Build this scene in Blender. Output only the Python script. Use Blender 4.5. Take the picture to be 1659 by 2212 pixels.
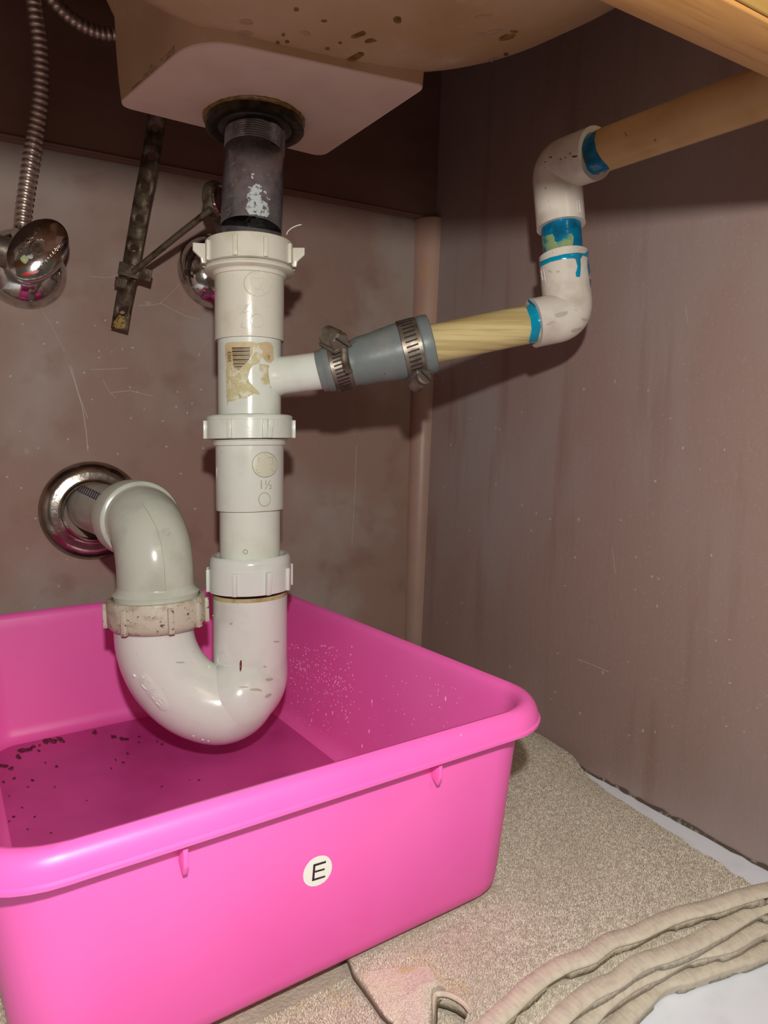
import bpy, bmesh, math, random
import numpy as np
from mathutils import Vector, Matrix, geometry
from mathutils.bvhtree import BVHTree
random.seed(7)
for o in list(bpy.data.objects): bpy.data.objects.remove(o)
S = bpy.context.scene
COL = S.collection
# ------------------------------------------------------------------ camera
W, H = 1659, 2212
FPX, PITCH, ROLL, YAW = 1486.9, 0.0931, -0.0122, 0.5364
ZC = 0.23                                   # lens height over the cabinet floor
F = Vector((math.sin(YAW)*math.cos(PITCH), math.cos(YAW)*math.cos(PITCH), -math.sin(PITCH)))
R0 = Vector((math.cos(YAW), -math.sin(YAW), 0)); U0 = R0.cross(F)
R = R0*math.cos(ROLL)+U0*math.sin(ROLL); U = -R0*math.sin(ROLL)+U0*math.cos(ROLL)
CAM = Vector((0, 0, ZC))
cd = bpy.data.cameras.new('camera'); cam = bpy.data.objects.new('camera', cd); COL.objects.link(cam)
cd.sensor_fit = 'VERTICAL'; cd.sensor_height = 36; cd.sensor_width = 27; cd.lens = FPX/H*36
cd.clip_start = 0.01
cam.matrix_world = Matrix(((R.x, U.x, -F.x, CAM.x), (R.y, U.y, -F.y, CAM.y), (R.z, U.z, -F.z, CAM.z), (0, 0, 0, 1)))
S.camera = cam
# ------------------------------------------------------------------ light and exposure
S.view_settings.view_transform = 'Standard'; S.view_settings.look = 'None'
S.view_settings.gamma = 1; S.view_settings.use_curve_mapping = False; S.view_settings.exposure = 0.2
wd = bpy.data.worlds.new('room'); S.world = wd; wd.use_nodes = True
wd.node_tree.nodes['Background'].inputs[0].default_value = (1, 0.83, 0.66, 1)
wd.node_tree.nodes['Background'].inputs[1].default_value = 0.075
ld = bpy.data.lights.new('flash', 'POINT'); ld.energy = 4.6; ld.shadow_soft_size = 0.006; ld.color = (1.0, 0.98, 0.93)
lo = bpy.data.objects.new('flash', ld); COL.objects.link(lo); lo.location = (-0.005, -0.03, ZC+0.072)
ld = bpy.data.lights.new('ceiling_lamp', 'AREA'); ld.energy = 3.5; ld.size = 0.5; ld.color = (1.0, 0.86, 0.62)
lo = bpy.data.objects.new('ceiling_lamp', ld); COL.objects.link(lo); lo.location = (0.25, -1.0, 1.1)
lo.rotation_euler = (Vector((0.3, 0.1, 0.35))-lo.location).to_track_quat('-Z', 'Y').to_euler()

# ------------------------------------------------------------------ measuring helpers (photograph pixel -> point in the place)
def ray(x, y): return F+R*((x-W/2)/FPX)-U*((y-H/2)/FPX)
def at(x, y, D=None, X=None, Y=None, Z=None):
    r = ray(x, y)
    if D is not None: k = D
    elif X is not None: k = X/r.x
    elif Y is not None: k = Y/r.y
    else: k = (Z-ZC)/r.z
    return CAM+r*k
def on_plane(x, y, p, n):
    r = ray(x, y); return CAM+r*((p-CAM).dot(n)/r.dot(n))
def bvh_of(o):
    me = o.data
    return BVHTree.FromPolygons([o.matrix_world @ v.co for v in me.vertices], [tuple(p.vertices) for p in me.polygons])
def hit(b, x, y):
    r = ray(x, y).normalized(); q = b.ray_cast(CAM, r)
    if q[0] is None: return None
    n = q[1]
    if n.dot(r) > 0: n = -n
    return q[0], n
# ------------------------------------------------------------------ materials
def mat(name, col, rough=0.5, metal=0.0, spec=0.5, noise=None, bump=None, coat=0, stains=None, trans=0, ior=1.45, sss=0):
    """noise=(scale,col2,lo,hi,stretch); bump=(scale,dist); stains=(scale,col,lo,hi)"""
    m = bpy.data.materials.new(name); m.use_nodes = True
    nt = m.node_tree; b = nt.nodes['Principled BSDF']; L = nt.links
    b.inputs['Base Color'].default_value = (*col, 1); b.inputs['Roughness'].default_value = rough
    b.inputs['Metallic'].default_value = metal; b.inputs['Specular IOR Level'].default_value = spec
    b.inputs['Coat Weight'].default_value = coat; b.inputs['Coat Roughness'].default_value = 0.08
    b.inputs['Transmission Weight'].default_value = trans; b.inputs['IOR'].default_value = ior
    tc = nt.nodes.new('ShaderNodeTexCoord')
    cur = None
    def layer(scale, c2, lo, hi, st=(1, 1, 1), det=4, cur=None):
        mp = nt.nodes.new('ShaderNodeMapping'); mp.inputs['Scale'].default_value = st
        L.new(tc.outputs['Object'], mp.inputs[0])
        nz = nt.nodes.new('ShaderNodeTexNoise'); nz.inputs['Scale'].default_value = scale; nz.inputs['Detail'].default_value = det
        L.new(mp.outputs[0], nz.inputs['Vector'])
        mr = nt.nodes.new('ShaderNodeMapRange'); mr.inputs['From Min'].default_value = lo; mr.inputs['From Max'].default_value = hi
        L.new(nz.outputs[0], mr.inputs[0])
        mx = nt.nodes.new('ShaderNodeMix'); mx.data_type = 'RGBA'
        L.new(mr.outputs[0], mx.inputs[0]); mx.inputs[7].default_value = (*c2, 1)
        if cur is None: mx.inputs[6].default_value = (*col, 1)
        else: L.new(cur, mx.inputs[6])
        return mx.outputs[2]
    for n in (noise or []):
        cur = layer(*n, cur=cur)
    if cur is not None: L.new(cur, b.inputs['Base Color'])
    if bump:
        nz = nt.nodes.new('ShaderNodeTexNoise'); nz.inputs['Scale'].default_value = bump[0]; nz.inputs['Detail'].default_value = 3
        if len(bump) > 3:
            mp = nt.nodes.new('ShaderNodeMapping'); mp.inputs['Scale'].default_value = bump[3]
            L.new(tc.outputs['Object'], mp.inputs[0]); L.new(mp.outputs[0], nz.inputs['Vector'])
        else: L.new(tc.outputs['Object'], nz.inputs['Vector'])
        bp = nt.nodes.new('ShaderNodeBump'); bp.inputs['Distance'].default_value = bump[1]; bp.inputs['Strength'].default_value = bump[2] if len(bump) > 2 else 0.5
        L.new(nz.outputs[0], bp.inputs['Height']); L.new(bp.outputs[0], b.inputs['Normal'])
    return m
M = {}
M['pvc_cream'] = mat('pvc_cream', (0.69, 0.66, 0.55), 0.22, noise=[(60, (0.60, 0.55, 0.42), .5, .75), (900, (0.35, 0.28, 0.2), .70, .76)], bump=(300, .0002, .25))
M['pvc_white'] = mat('pvc_white', (0.71, 0.74, 0.66), 0.2, noise=[(50, (0.62, 0.63, 0.54), .5, .75), (700, (0.42, 0.38, 0.28), .71, .76)], bump=(250, .0002, .2))
M['pvc_trap'] = mat('pvc_trap', (0.70, 0.72, 0.68), 0.2, noise=[(45, (0.60, 0.62, 0.57), .5, .75), (600, (0.40, 0.36, 0.28), .71, .76)], bump=(250, .0002, .2))
M['pvc_grey'] = mat('pvc_grey', (0.56, 0.58, 0.50), 0.2, noise=[(50, (0.44, 0.45, 0.38), .5, .75), (700, (0.3, 0.28, 0.2), .72, .77)], bump=(200, .0002, .2))
M['pvc_dirty'] = mat('pvc_dirty', (0.56, 0.52, 0.42), 0.45, noise=[(90, (0.36, 0.28, 0.17), .52, .72, (1, 1, 1.5)), (420, (0.12, 0.08, 0.05), .62, .68), (160, (0.05, 0.05, 0.05), .72, .76)], bump=(500, .0004, .5))
M['pvc_fit'] = mat('pvc_fit', (0.68, 0.62, 0.54), 0.25, noise=[(50, (0.52, 0.44, 0.36), .52, .72), (330, (0.22, 0.16, 0.12), .70, .75)], bump=(250, .0002, .25))
M['pvc_pale'] = mat('pvc_pale', (0.60, 0.38, 0.17), 0.3, noise=[(45, (0.52, 0.31, 0.12), .45, .7), (160, (0.25, 0.15, 0.07), .70, .74)], bump=(250, .0002, .25))
M['pvc_straw'] = mat('pvc_straw', (0.62, 0.50, 0.24), 0.3, noise=[(60, (0.40, 0.28, 0.11), .45, .7, (.15, .15, 3)), (220, (0.44, 0.33, 0.14), .5, .7, (.12, .12, 3)), (160, (0.20, 0.13, 0.07), .70, .74)], bump=(250, .0002, .25))
M['primer'] = mat('primer', (0.0, 0.16, 0.32), 0.12, noise=[(120, (0.0, 0.07, 0.13), .45, .7)], bump=(200, .0006, .4))
M['primer_thin'] = mat('primer_thin', (0.0, 0.27, 0.42), 0.15, noise=[(120, (0.02, 0.16, 0.28), .45, .7)], bump=(200, .0005, .4))
M['primer_pale'] = mat('primer_pale', (0.26, 0.36, 0.17), 0.2, noise=[(130, (0.02, 0.22, 0.24), .5, .66)], bump=(200, .0003, .3))
M['yellow_pvc'] = mat('yellow_pvc', (0.50, 0.42, 0.22), 0.4, noise=[(150, (0.35, 0.26, 0.12), .5, .7)])
M['rubber'] = mat('rubber', (0.155, 0.18, 0.175), 0.4, noise=[(70, (0.20, 0.20, 0.19), .5, .7), (260, (0.08, 0.08, 0.08), .68, .74)], bump=(180, .0004, .4))
M['steel'] = mat('steel', (0.24, 0.205, 0.165), 0.42, 0.75, noise=[(150, (0.12, 0.08, 0.05), .5, .68), (260, (0.35, 0.22, 0.06), .66, .72)], bump=(300, .0003, .5))
M['steel_slot'] = mat('steel_slot', (0.035, 0.028, 0.022), 0.6, 0.3)
M['chrome'] = mat('chrome', (0.62, 0.60, 0.58), 0.12, 1.0, noise=[(110, (0.32, 0.30, 0.28), .5, .75), (500, (0.08, 0.07, 0.06), .68, .73)], bump=(200, .0005, .25))
M['chrome_old'] = mat('chrome_old', (0.44, 0.39, 0.34), 0.2, 1.0, noise=[(50, (0.25, 0.21, 0.17), .42, .65), (420, (0.55, 0.52, 0.46), .68, .72)], bump=(160, .0006, .35))
M['chrome_tail'] = mat('chrome_tail', (0.30, 0.275, 0.275), 0.2, 0.62, noise=[(90, (0.16, 0.13, 0.13), .45, .7), (420, (0.32, 0.36, 0.36), .60, .66)], bump=(260, .0006, .35))
M['lime'] = mat('lime', (0.52, 0.57, 0.56), 0.7, noise=[(420, (0.12, 0.12, 0.12), .52, .62)], bump=(900, .0006, .8))
M['chrome_hose'] = mat('chrome_hose', (0.60, 0.50, 0.44), 0.34, 0.9)
M['black_rubber'] = mat('black_rubber', (0.012, 0.009, 0.006), 0.35, noise=[(120, (0.05, 0.035, 0.02), .5, .7)], bump=(200, .0006, .5))
M['brown_flange'] = mat('brown_flange', (0.06, 0.045, 0.025), 0.3, 0.6, noise=[(150, (0.02, 0.014, 0.008), .4, .6)], bump=(200, .0006, .5))
M['rust'] = mat('rust', (0.15, 0.115, 0.08), 0.55, 0.6, noise=[(120, (0.06, 0.035, 0.02), .45, .62), (300, (0.33, 0.24, 0.07), .66, .72)], bump=(300, .0006, .7))
M['gold_dirt'] = mat('gold_dirt', (0.40, 0.27, 0.07), 0.7, noise=[(600, (0.15, 0.08, 0.03), .45, .6)], bump=(900, .001, .9))
M['wall'] = mat('wall', (0.35, 0.24, 0.21), 0.5, spec=0.35, noise=[(7, (0.38, 0.325, 0.31), .42, .66, (1, 1, .5), 6), (60, (0.29, 0.18, 0.15), .55, .85, (1, 1, .09)), (620, (0.42, 0.35, 0.32), .58, .85), (800, (0.55, 0.49, 0.45), .73, .78)], bump=(260, .0004, .35, (1, 1, .4)))
M['wall_back'] = mat('wall_back', (0.33, 0.215, 0.175), 0.55, spec=0.3, noise=[(9, (0.38, 0.31, 0.27), .46, .62, (1, 1, .8), 6), (30, (0.27, 0.16, 0.125), .55, .8), (28, (0.46, 0.40, 0.35), .695, .75), (700, (0.52, 0.44, 0.38), .71, .76)], bump=(160, .0005, .35))
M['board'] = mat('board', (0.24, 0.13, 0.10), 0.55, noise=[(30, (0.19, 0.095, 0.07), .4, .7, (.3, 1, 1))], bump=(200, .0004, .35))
M['trim'] = mat('trim', (0.46, 0.29, 0.22), 0.4, noise=[(22, (0.38, 0.25, 0.21), .42, .62, (1, 1, .5)), (60, (0.50, 0.29, 0.16), .58, .75, (1, 1, .4))], bump=(150, .0003, .35))
M['grime'] = mat('grime', (0.10, 0.075, 0.055), 0.8, noise=[(200, (0.3, 0.27, 0.24), .55, .65)])
M['laminate'] = mat('laminate', (0.84, 0.88, 0.97), 0.3, noise=[(60, (0.78, 0.81, 0.90), .5, .7), (900, (0.3, 0.3, 0.3), .74, .78)])
M['oak'] = mat('oak', (0.60, 0.31, 0.10), 0.32, noise=[(45, (0.44, 0.20, 0.055), .42, .66, (.25, 3, 3), 6), (160, (0.36, 0.15, 0.04), .56, .75, (.12, 3, 3))], bump=(60, .0003, .3, (.2, 3, 3)))
M['oak_lit_face'] = mat('oak_lit_face', (0.42, 0.25, 0.07), 0.15, coat=.5, noise=[(45, (0.32, 0.18, 0.045), .4, .7, (.25, 3, 3), 6)])  # yellow of the room light is put into this wood colour
M['pink'] = mat('pink', (0.97, 0.15, 0.53), 0.36, noise=[(14, (0.94, 0.13, 0.50), .4, .7)], bump=(420, .00008, .25))
M['sheet'] = mat('sheet', (0.62, 0.075, 0.32), 0.3, noise=[(22, (0.52, 0.055, 0.26), .4, .7), (120, (0.60, 0.09, 0.33), .66, .8)], bump=(90, .0004, .3))  # darker pink used on the tub floor only
M['scratch'] = mat('scratch', (0.50, 0.42, 0.37), 0.6)
M['grit'] = mat('grit', (0.10, 0.012, 0.03), 0.8, noise=[(900, (0.25, 0.08, 0.10), .5, .65)])
M['sink_tan'] = mat('sink_tan', (0.66, 0.46, 0.30), 0.42, noise=[(9, (0.50, 0.31, 0.15), .42, .65), (70, (0.68, 0.50, 0.36), .6, .8)], bump=(60, .0008, .4))
M['sink_pink'] = mat('sink_pink', (0.86, 0.66, 0.55), 0.5, noise=[(35, (0.80, 0.59, 0.49), .45, .7), (420, (0.45, 0.30, 0.2), .74, .79)], bump=(180, .0005, .4))
M['glue'] = mat('glue', (0.26, 0.14, 0.025), 0.2, noise=[(200, (0.16, 0.08, 0.01), .45, .6)])
M['glue_pale'] = mat('glue_pale', (0.48, 0.32, 0.20), 0.35)
M['counter'] = mat('counter', (0.18, 0.12, 0.09), 0.7, noise=[(60, (0.12, 0.08, 0.06), .4, .7)])
M['towel'] = mat('towel', (0.54, 0.48, 0.395), 0.95, spec=.1, noise=[(16, (0.41, 0.36, 0.29), .4, .65), (500, (0.42, 0.37, 0.29), .45, .65)], bump=(700, .0008, .7))
M['loops'] = mat('loops', (0.72, 0.66, 0.56), 0.9, spec=.15, noise=[(14, (0.63, 0.565, 0.47), .4, .62), (420, (0.54, 0.475, 0.38), .42, .6)])
M['loops_stain'] = mat('loops_stain', (0.70, 0.62, 0.49), 0.9, spec=.15, noise=[(40, (0.70, 0.59, 0.52), .42, .62), (60, (0.62, 0.48, 0.24), .54, .68)])
M['hem'] = mat('hem', (0.62, 0.55, 0.45), 0.9, spec=.1, noise=[(300, (0.54, 0.475, 0.385), .45, .65)], bump=(1500, .00025, .5))
M['paper'] = mat('paper', (0.60, 0.47, 0.28), 0.6, noise=[(160, (0.50, 0.35, 0.16), .5, .72)])
M['paper_torn'] = mat('paper_torn', (0.56, 0.50, 0.28), 0.8, noise=[(240, (0.70, 0.68, 0.52), .5, .66), (600, (0.42, 0.33, 0.15), .6, .72)], bump=(700, .0005, .7))
M['ink'] = mat('ink', (0.02, 0.014, 0.014), 0.5)
M['blue_ink'] = mat('blue_ink', (0.012, 0.018, 0.075), 0.4)
M['sticker'] = mat('sticker', (0.86, 0.84, 0.78), 0.35)
M['emblem'] = mat('emblem', (0.66, 0.65, 0.51), 0.3)
M['groove'] = mat('groove', (0.40, 0.38, 0.27), 0.4)
M['red'] = mat('red', (0.65, 0.01, 0.015), 0.3)
M['crust'] = mat('crust', (0.55, 0.60, 0.32), 0.8, bump=(900, .001, .9))
M['water'] = mat('water', (0.95, 0.36, 0.62), 0.06, spec=.8)  # opaque pink: the drops' bright highlights are put into the colour
M['water_pale'] = mat('water_pale', (0.84, 0.83, 0.82), 0.05, spec=.8)  # whitish variant, the shine of the trap drops is painted in
M['mark'] = mat('mark', (0.16, 0.03, 0.015), 0.5)
M['smudge'] = mat('smudge', (0.47, 0.42, 0.35), 0.6)

# ------------------------------------------------------------------ object helpers
LEAN = None
def link(name, me, m=None, parent=None, smooth=45):
    if LEAN:
        for v in me.vertices: v.co += LEAN[0]*(v.co.z-LEAN[1])
    o = bpy.data.objects.new(name, me); COL.objects.link(o)
    if m: me.materials.append(M[m])
    if parent: o.parent = parent
    if smooth:
        for p in me.polygons: p.use_smooth = True
        me.set_sharp_from_angle(angle=math.radians(smooth))
    return o
def mesh(name, vs, fs, m=None, parent=None, smooth=45):
    me = bpy.data.meshes.new(name); me.from_pydata([tuple(v) for v in vs], [], fs); me.validate(); me.update()
    bm = bmesh.new(); bm.from_mesh(me); bmesh.ops.recalc_face_normals(bm, faces=bm.faces); bm.to_mesh(me); bm.free()
    return link(name, me, m, parent, smooth)
def tag(o, label=None, cat=None, group=None, kind=None):
    if label: o['label'] = label
    if cat: o['category'] = cat
    if group: o['group'] = group
    if kind: o['kind'] = kind
    return o
def thing(name, label, cat, loc=(0, 0, 0), group=None):
    # parts are modelled in world coordinates; the empty marks the thing's base
    o = bpy.data.objects.new(name, None); COL.objects.link(o); o.empty_display_size = .01
    tag(o, label, cat, group); o['_base'] = list(loc); return o
def frame(d, up=None):
    d = Vector(d).normalized(); a = Vector(up) if up else Vector((0, 0, 1))
    if abs(d.dot(a)) > .98: a = Vector((1, 0, 0))
    u = d.cross(a).normalized(); v = d.cross(u).normalized()
    return u, v, d
def lathe_g(p, d, prof, n=64, closed=False, off=0):
    """prof: list of (r, h) along axis d from p"""
    u, v, d = frame(d); p = Vector(p); vs = []; fs = []; m = len(prof)
    for r, h in prof:
        for i in range(n):
            a = 2*math.pi*i/n; vs.append(p+d*h+(u*math.cos(a)+v*math.sin(a))*max(r, 1e-6))
    for j in range(m if closed else m-1):
        k = (j+1) % m
        for i in range(n):
            a, b = i, (i+1) % n; fs.append((off+j*n+a, off+j*n+b, off+k*n+b, off+k*n+a))
    if not closed:
        if prof[0][0] < 1e-5: pass
    return vs, fs
def lathe(name, p, d, prof, m, parent=None, n=64, smooth=40, closed=False):
    vs, fs = lathe_g(p, d, prof, n, closed)
    me = bpy.data.meshes.new(name); me.from_pydata(vs, [], fs)
    bm = bmesh.new(); bm.from_mesh(me); bmesh.ops.remove_doubles(bm, verts=bm.verts, dist=2e-6)
    bmesh.ops.recalc_face_normals(bm, faces=bm.faces); bm.to_mesh(me); bm.free()
    return link(name, me, m, parent, smooth)
def catmull(P, n=8):
    P = [Vector(p) for p in P]; out = []
    Q = [P[0]*2-P[1]]+P+[P[-1]*2-P[-2]]
    for i in range(1, len(Q)-2):
        a, b, c, d = Q[i-1:i+3]
        for k in range(n):
            t = k/n
            out.append(.5*((2*b)+(c-a)*t+(2*a-5*b+4*c-d)*t*t+(3*b-a-3*c+d)*t**3))
    out.append(P[-1]); return out
def tube(name, path, r, m, parent=None, n=32, cap=True, smooth=40, ell=None):
    path = [Vector(p) for p in path]; N = len(path)
    rs = r if isinstance(r, (list, tuple)) else [r]*N
    T = [(path[min(i+1, N-1)]-path[max(i-1, 0)]).normalized() for i in range(N)]
    u, v, _ = frame(T[0]); vs = []; fs = []
    for i in range(N):
        if i:
            q = T[i-1].rotation_difference(T[i]); u = q @ u; v = q @ v
        for k in range(n):
            a = 2*math.pi*k/n; vs.append(path[i]+(u*math.cos(a)+v*math.sin(a)*(ell or 1))*rs[i])
    for i in range(N-1):
        for k in range(n):
            l = (k+1) % n; fs.append((i*n+k, i*n+l, (i+1)*n+l, (i+1)*n+k))
    if cap: fs += [tuple(range(n)), tuple((N-1)*n+k for k in range(n))]
    return mesh(name, vs, fs, m, parent, smooth)
def box_g(c, ax, ay, az):
    c = Vector(c); ax, ay, az = Vector(ax), Vector(ay), Vector(az)
    vs = [c+ax*i+ay*j+az*k for i in (-1, 1) for j in (-1, 1) for k in (-1, 1)]
    fs = [(0, 1, 3, 2), (4, 6, 7, 5), (0, 4, 5, 1), (2, 3, 7, 6), (0, 2, 6, 4), (1, 5, 7, 3)]
    return vs, fs
def box(name, c, ax, ay, az, m, parent=None, bev=0.0):
    vs, fs = box_g(c, ax, ay, az)
    me = bpy.data.meshes.new(name); me.from_pydata(vs, [], fs)
    bm = bmesh.new(); bm.from_mesh(me)
    if bev: bmesh.ops.bevel(bm, geom=list(bm.edges), offset=bev, segments=2, affect='EDGES', profile=.5)
    bmesh.ops.recalc_face_normals(bm, faces=bm.faces); bm.to_mesh(me); bm.free()
    return link(name, me, m, parent, 50)
def prism(name, pts, ext, m, parent=None, bev=0.0):
    """pts: closed planar outline (3-D), ext: extrusion vector"""
    n = len(pts); e = Vector(ext)
    vs = [Vector(p) for p in pts]+[Vector(p)+e for p in pts]
    fs = [tuple(range(n)), tuple(range(2*n-1, n-1, -1))]+[(i, (i+1) % n, n+(i+1) % n, n+i) for i in range(n)]
    me = bpy.data.meshes.new(name); me.from_pydata(vs, [], fs)
    bm = bmesh.new(); bm.from_mesh(me); bmesh.ops.recalc_face_normals(bm, faces=bm.faces)
    if bev: bmesh.ops.bevel(bm, geom=list(bm.edges), offset=bev, segments=2, affect='EDGES', profile=.5)
    bm.to_mesh(me); bm.free()
    return link(name, me, m, parent, 50)
def inpoly(x, y, P):
    c = False; j = len(P)-1
    for i in range(len(P)):
        if (P[i][1] > y) != (P[j][1] > y) and x < (P[j][0]-P[i][0])*(y-P[i][1])/(P[j][1]-P[i][1])+P[i][0]: c = not c
        j = i
    return c
def inpoly_np(X, Y, P):
    P = np.array([(p[0], p[1]) for p in P]); c = np.zeros(len(X), bool); j = len(P)-1
    for i in range(len(P)):
        a, b = P[i], P[j]
        if a[1] != b[1]: c ^= ((a[1] > Y) != (b[1] > Y)) & (X < (b[0]-a[0])*(Y-a[1])/(b[1]-a[1])+a[0])
        j = i
    return c
def decal(name, b, poly, m, parent, off=.00015, step=6, thick=0.0, dome=0.0):
    """a thin film lying on a surface: the outline is followed on the surface itself"""
    B = []
    for i in range(len(poly)):
        a, c = Vector(poly[i]), Vector(poly[(i+1) % len(poly)]); n = max(1, int((c-a).length/step))
        for k in range(n): B.append(a.lerp(c, k/n))
    nb = len(B); P = [Vector(p) for p in B]
    xs = [p.x for p in B]; ys = [p.y for p in B]
    y = min(ys)+step*.5
    while y < max(ys):
        x = min(xs)+step*.5
        while x < max(xs):
            if inpoly(x, y, B) and min((Vector((x, y))-q).length for q in B) > step*.45: P.append(Vector((x, y)))
            x += step
        y += step
    r = geometry.delaunay_2d_cdt(P, [(i, (i+1) % nb) for i in range(nb)], [], 1, 1e-4)
    vs = []; ok = []
    for p in r[0]:
        h = hit(b, p.x, p.y)
        if h is None: vs.append(Vector((0, 0, 0))); ok.append(False); continue
        e = off
        if dome:
            e = off+dome*min(1, min((Vector((p.x, p.y))-q).length for q in B)/(step*1.5))
        vs.append(h[0]+h[1]*e); ok.append(True)
    fs = [tuple(f) for f in r[2] if all(ok[i] for i in f) and inpoly(sum(r[0][i].x for i in f)/3, sum(r[0][i].y for i in f)/3, B)]
    if not fs: return None
    pa = list(range(len(vs)))
    def fd(i):
        while pa[i] != i: pa[i] = pa[pa[i]]; i = pa[i]
        return i
    for f in fs:
        for i in f[1:]: pa[fd(i)] = fd(f[0])
    cnt = {}
    for f in fs: cnt[fd(f[0])] = cnt.get(fd(f[0]), 0)+1
    best = max(cnt, key=cnt.get); fs = [f for f in fs if fd(f[0]) == best]
    used = sorted({i for f in fs for i in f}); mp = {i: k for k, i in enumerate(used)}
    return mesh(name, [vs[i] for i in used], [tuple(mp[i] for i in f) for f in fs], m, parent, 60)
def blob(cx, cy, rx, ry, rot=0, n=14, jit=.2, seed=0):
    rn = random.Random(seed); out = []
    for i in range(n):
        a = 2*math.pi*i/n; k = 1+rn.uniform(-jit, jit); x, y = rx*k*math.cos(a), ry*k*math.sin(a)
        out.append((cx+x*math.cos(rot)-y*math.sin(rot), cy+x*math.sin(rot)+y*math.cos(rot)))
    return out
def relief(name, b, lines, r, m, parent, off=0.0, n=6):
    """raised mould lines following a surface; all strokes of one mark in one part"""
    VS, FS = [], []
    for L in lines:
        pts = []
        for i in range(len(L)-1):
            a, c = Vector(L[i]), Vector(L[i+1]); k = max(1, int((c-a).length/3))
            pts += [a.lerp(c, j/k) for j in range(k)]
        pts.append(Vector(L[-1]))
        H_ = [hit(b, p.x, p.y) for p in pts]; H_ = [h for h in H_ if h]
        if len(H_) < 2: continue
        o0 = len(VS)
        for i, (p, nn) in enumerate(H_):
            t = (H_[min(i+1, len(H_)-1)][0]-H_[max(i-1, 0)][0]).normalized(); s = t.cross(nn).normalized()
            for k in range(n):
                a = 2*math.pi*k/n; VS.append(p+nn*off+(s*math.cos(a)+nn*math.sin(a))*r)
        for i in range(len(H_)-1):
            for k in range(n):
                l = (k+1) % n; FS.append((o0+i*n+k, o0+i*n+l, o0+(i+1)*n+l, o0+(i+1)*n+k))
        FS += [tuple(o0+k for k in range(n)), tuple(o0+(len(H_)-1)*n+k for k in range(n))]
    return mesh(name, VS, FS, m, parent, 60) if FS else None
def text_on(name, b, txt, cx, cy, size, rot, m, parent, off=.0002, sx=1.0, extr=0):
    """flat printed lettering laid on a surface"""
    c = bpy.data.curves.new(name, 'FONT'); c.body = txt; c.size = size; c.align_x = 'CENTER'; c.align_y = 'CENTER'; c.resolution_u = 3
    t = bpy.data.objects.new(name, c); COL.objects.link(t)
    me = bpy.data.meshes.new_from_object(t.evaluated_get(bpy.context.evaluated_depsgraph_get()))
    bpy.data.objects.remove(t); bpy.data.curves.remove(c)
    for v in me.vertices:
        x, y = v.co.x*sx, v.co.y
        px = cx+x*math.cos(rot)+y*math.sin(rot); py = cy+x*math.sin(rot)-y*math.cos(rot)
        h = hit(b, px, py)
        if h: v.co = h[0]+h[1]*off
    me.name = name
    return link(name, me, m, parent, 0)
def circ(cx, cy, rx, ry=None, n=28, a0=0, a1=360):
    ry = ry or rx
    return [(cx+rx*math.cos(math.radians(a0+(a1-a0)*i/n)), cy+ry*math.sin(math.radians(a0+(a1-a0)*i/n))) for i in range(n+1)]

# ================================================================== the setting: the inside of a vanity cabinet
def wx(Y, Z): return 0.36+.055*Z+.03*(Y-.3)        # right side panel leans out a little
YW, YB, ZTOP = 0.565, 0.557, 0.62
def quadgrid(name, P, nu, nv, m, back):
    """thick panel from 4 corners, P=(00,10,11,01)"""
    vs = []; fs = []
    P = [Vector(p) for p in P]; back = Vector(back)
    for s in (0, 1):
        for i in range(nu+1):
            for j in range(nv+1):
                u, v = i/nu, j/nv
                vs.append((P[0]*(1-u)+P[1]*u)*(1-v)+(P[3]*(1-u)+P[2]*u)*v+back*s)
    k = (nu+1)*(nv+1)
    for s in (0, 1):
        for i in range(nu):
            for j in range(nv):
                a = s*k+i*(nv+1)+j; fs.append((a, a+nv+1, a+nv+2, a+1))
    rim = [i*(nv+1) for i in range(nu+1)]+[nu*(nv+1)+j for j in range(1, nv+1)]+[i*(nv+1)+nv for i in range(nu-1, -1, -1)]+[j for j in range(nv-1, 0, -1)]
    for a, b in zip(rim, rim[1:]+rim[:1]): fs.append((a, b, b+k, a+k))
    return mesh(name, vs, fs, m, None, 30)
tag(quadgrid('floor', [(-.35, .02, 0), (.42, .02, 0), (.42, YW+.02, 0), (-.35, YW+.02, 0)], 2, 2, 'laminate', (0, 0, -.018)), kind='structure')
tag(quadgrid('wall_back', [(-.35, YW, 0), (wx(YW, 0)+.004, YW, 0), (wx(YW, ZTOP)+.004, YW, ZTOP), (-.35, YW, ZTOP)], 4, 4, 'wall_back', (0, .012, 0)), kind='structure')
tag(quadgrid('wall_right', [(wx(.1, 0), .1, 0), (wx(YW, 0), YW, 0), (wx(YW, ZTOP), YW, ZTOP), (wx(.1, ZTOP), .1, ZTOP)], 4, 4, 'wall', (.016, 0, 0)), kind='structure')
tag(quadgrid('wall_left', [(-.35, .1, 0), (-.35, YW, 0), (-.35, YW, ZTOP), (-.35, .1, ZTOP)], 2, 2, 'wall', (-.016, 0, 0)), kind='structure')
tag(quadgrid('ceiling', [(-.35, .06, ZTOP), (.42, .06, ZTOP), (.42, YW, ZTOP), (-.35, YW, ZTOP)], 2, 2, 'counter', (0, 0, .03)), kind='structure')
# back rail across the top of the back panel
zb = at(500, 391, Y=YB).z
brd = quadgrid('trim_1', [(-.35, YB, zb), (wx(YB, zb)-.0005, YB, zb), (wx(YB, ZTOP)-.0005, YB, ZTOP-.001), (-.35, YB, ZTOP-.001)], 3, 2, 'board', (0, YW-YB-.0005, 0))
tag(brd, kind='structure')
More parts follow.
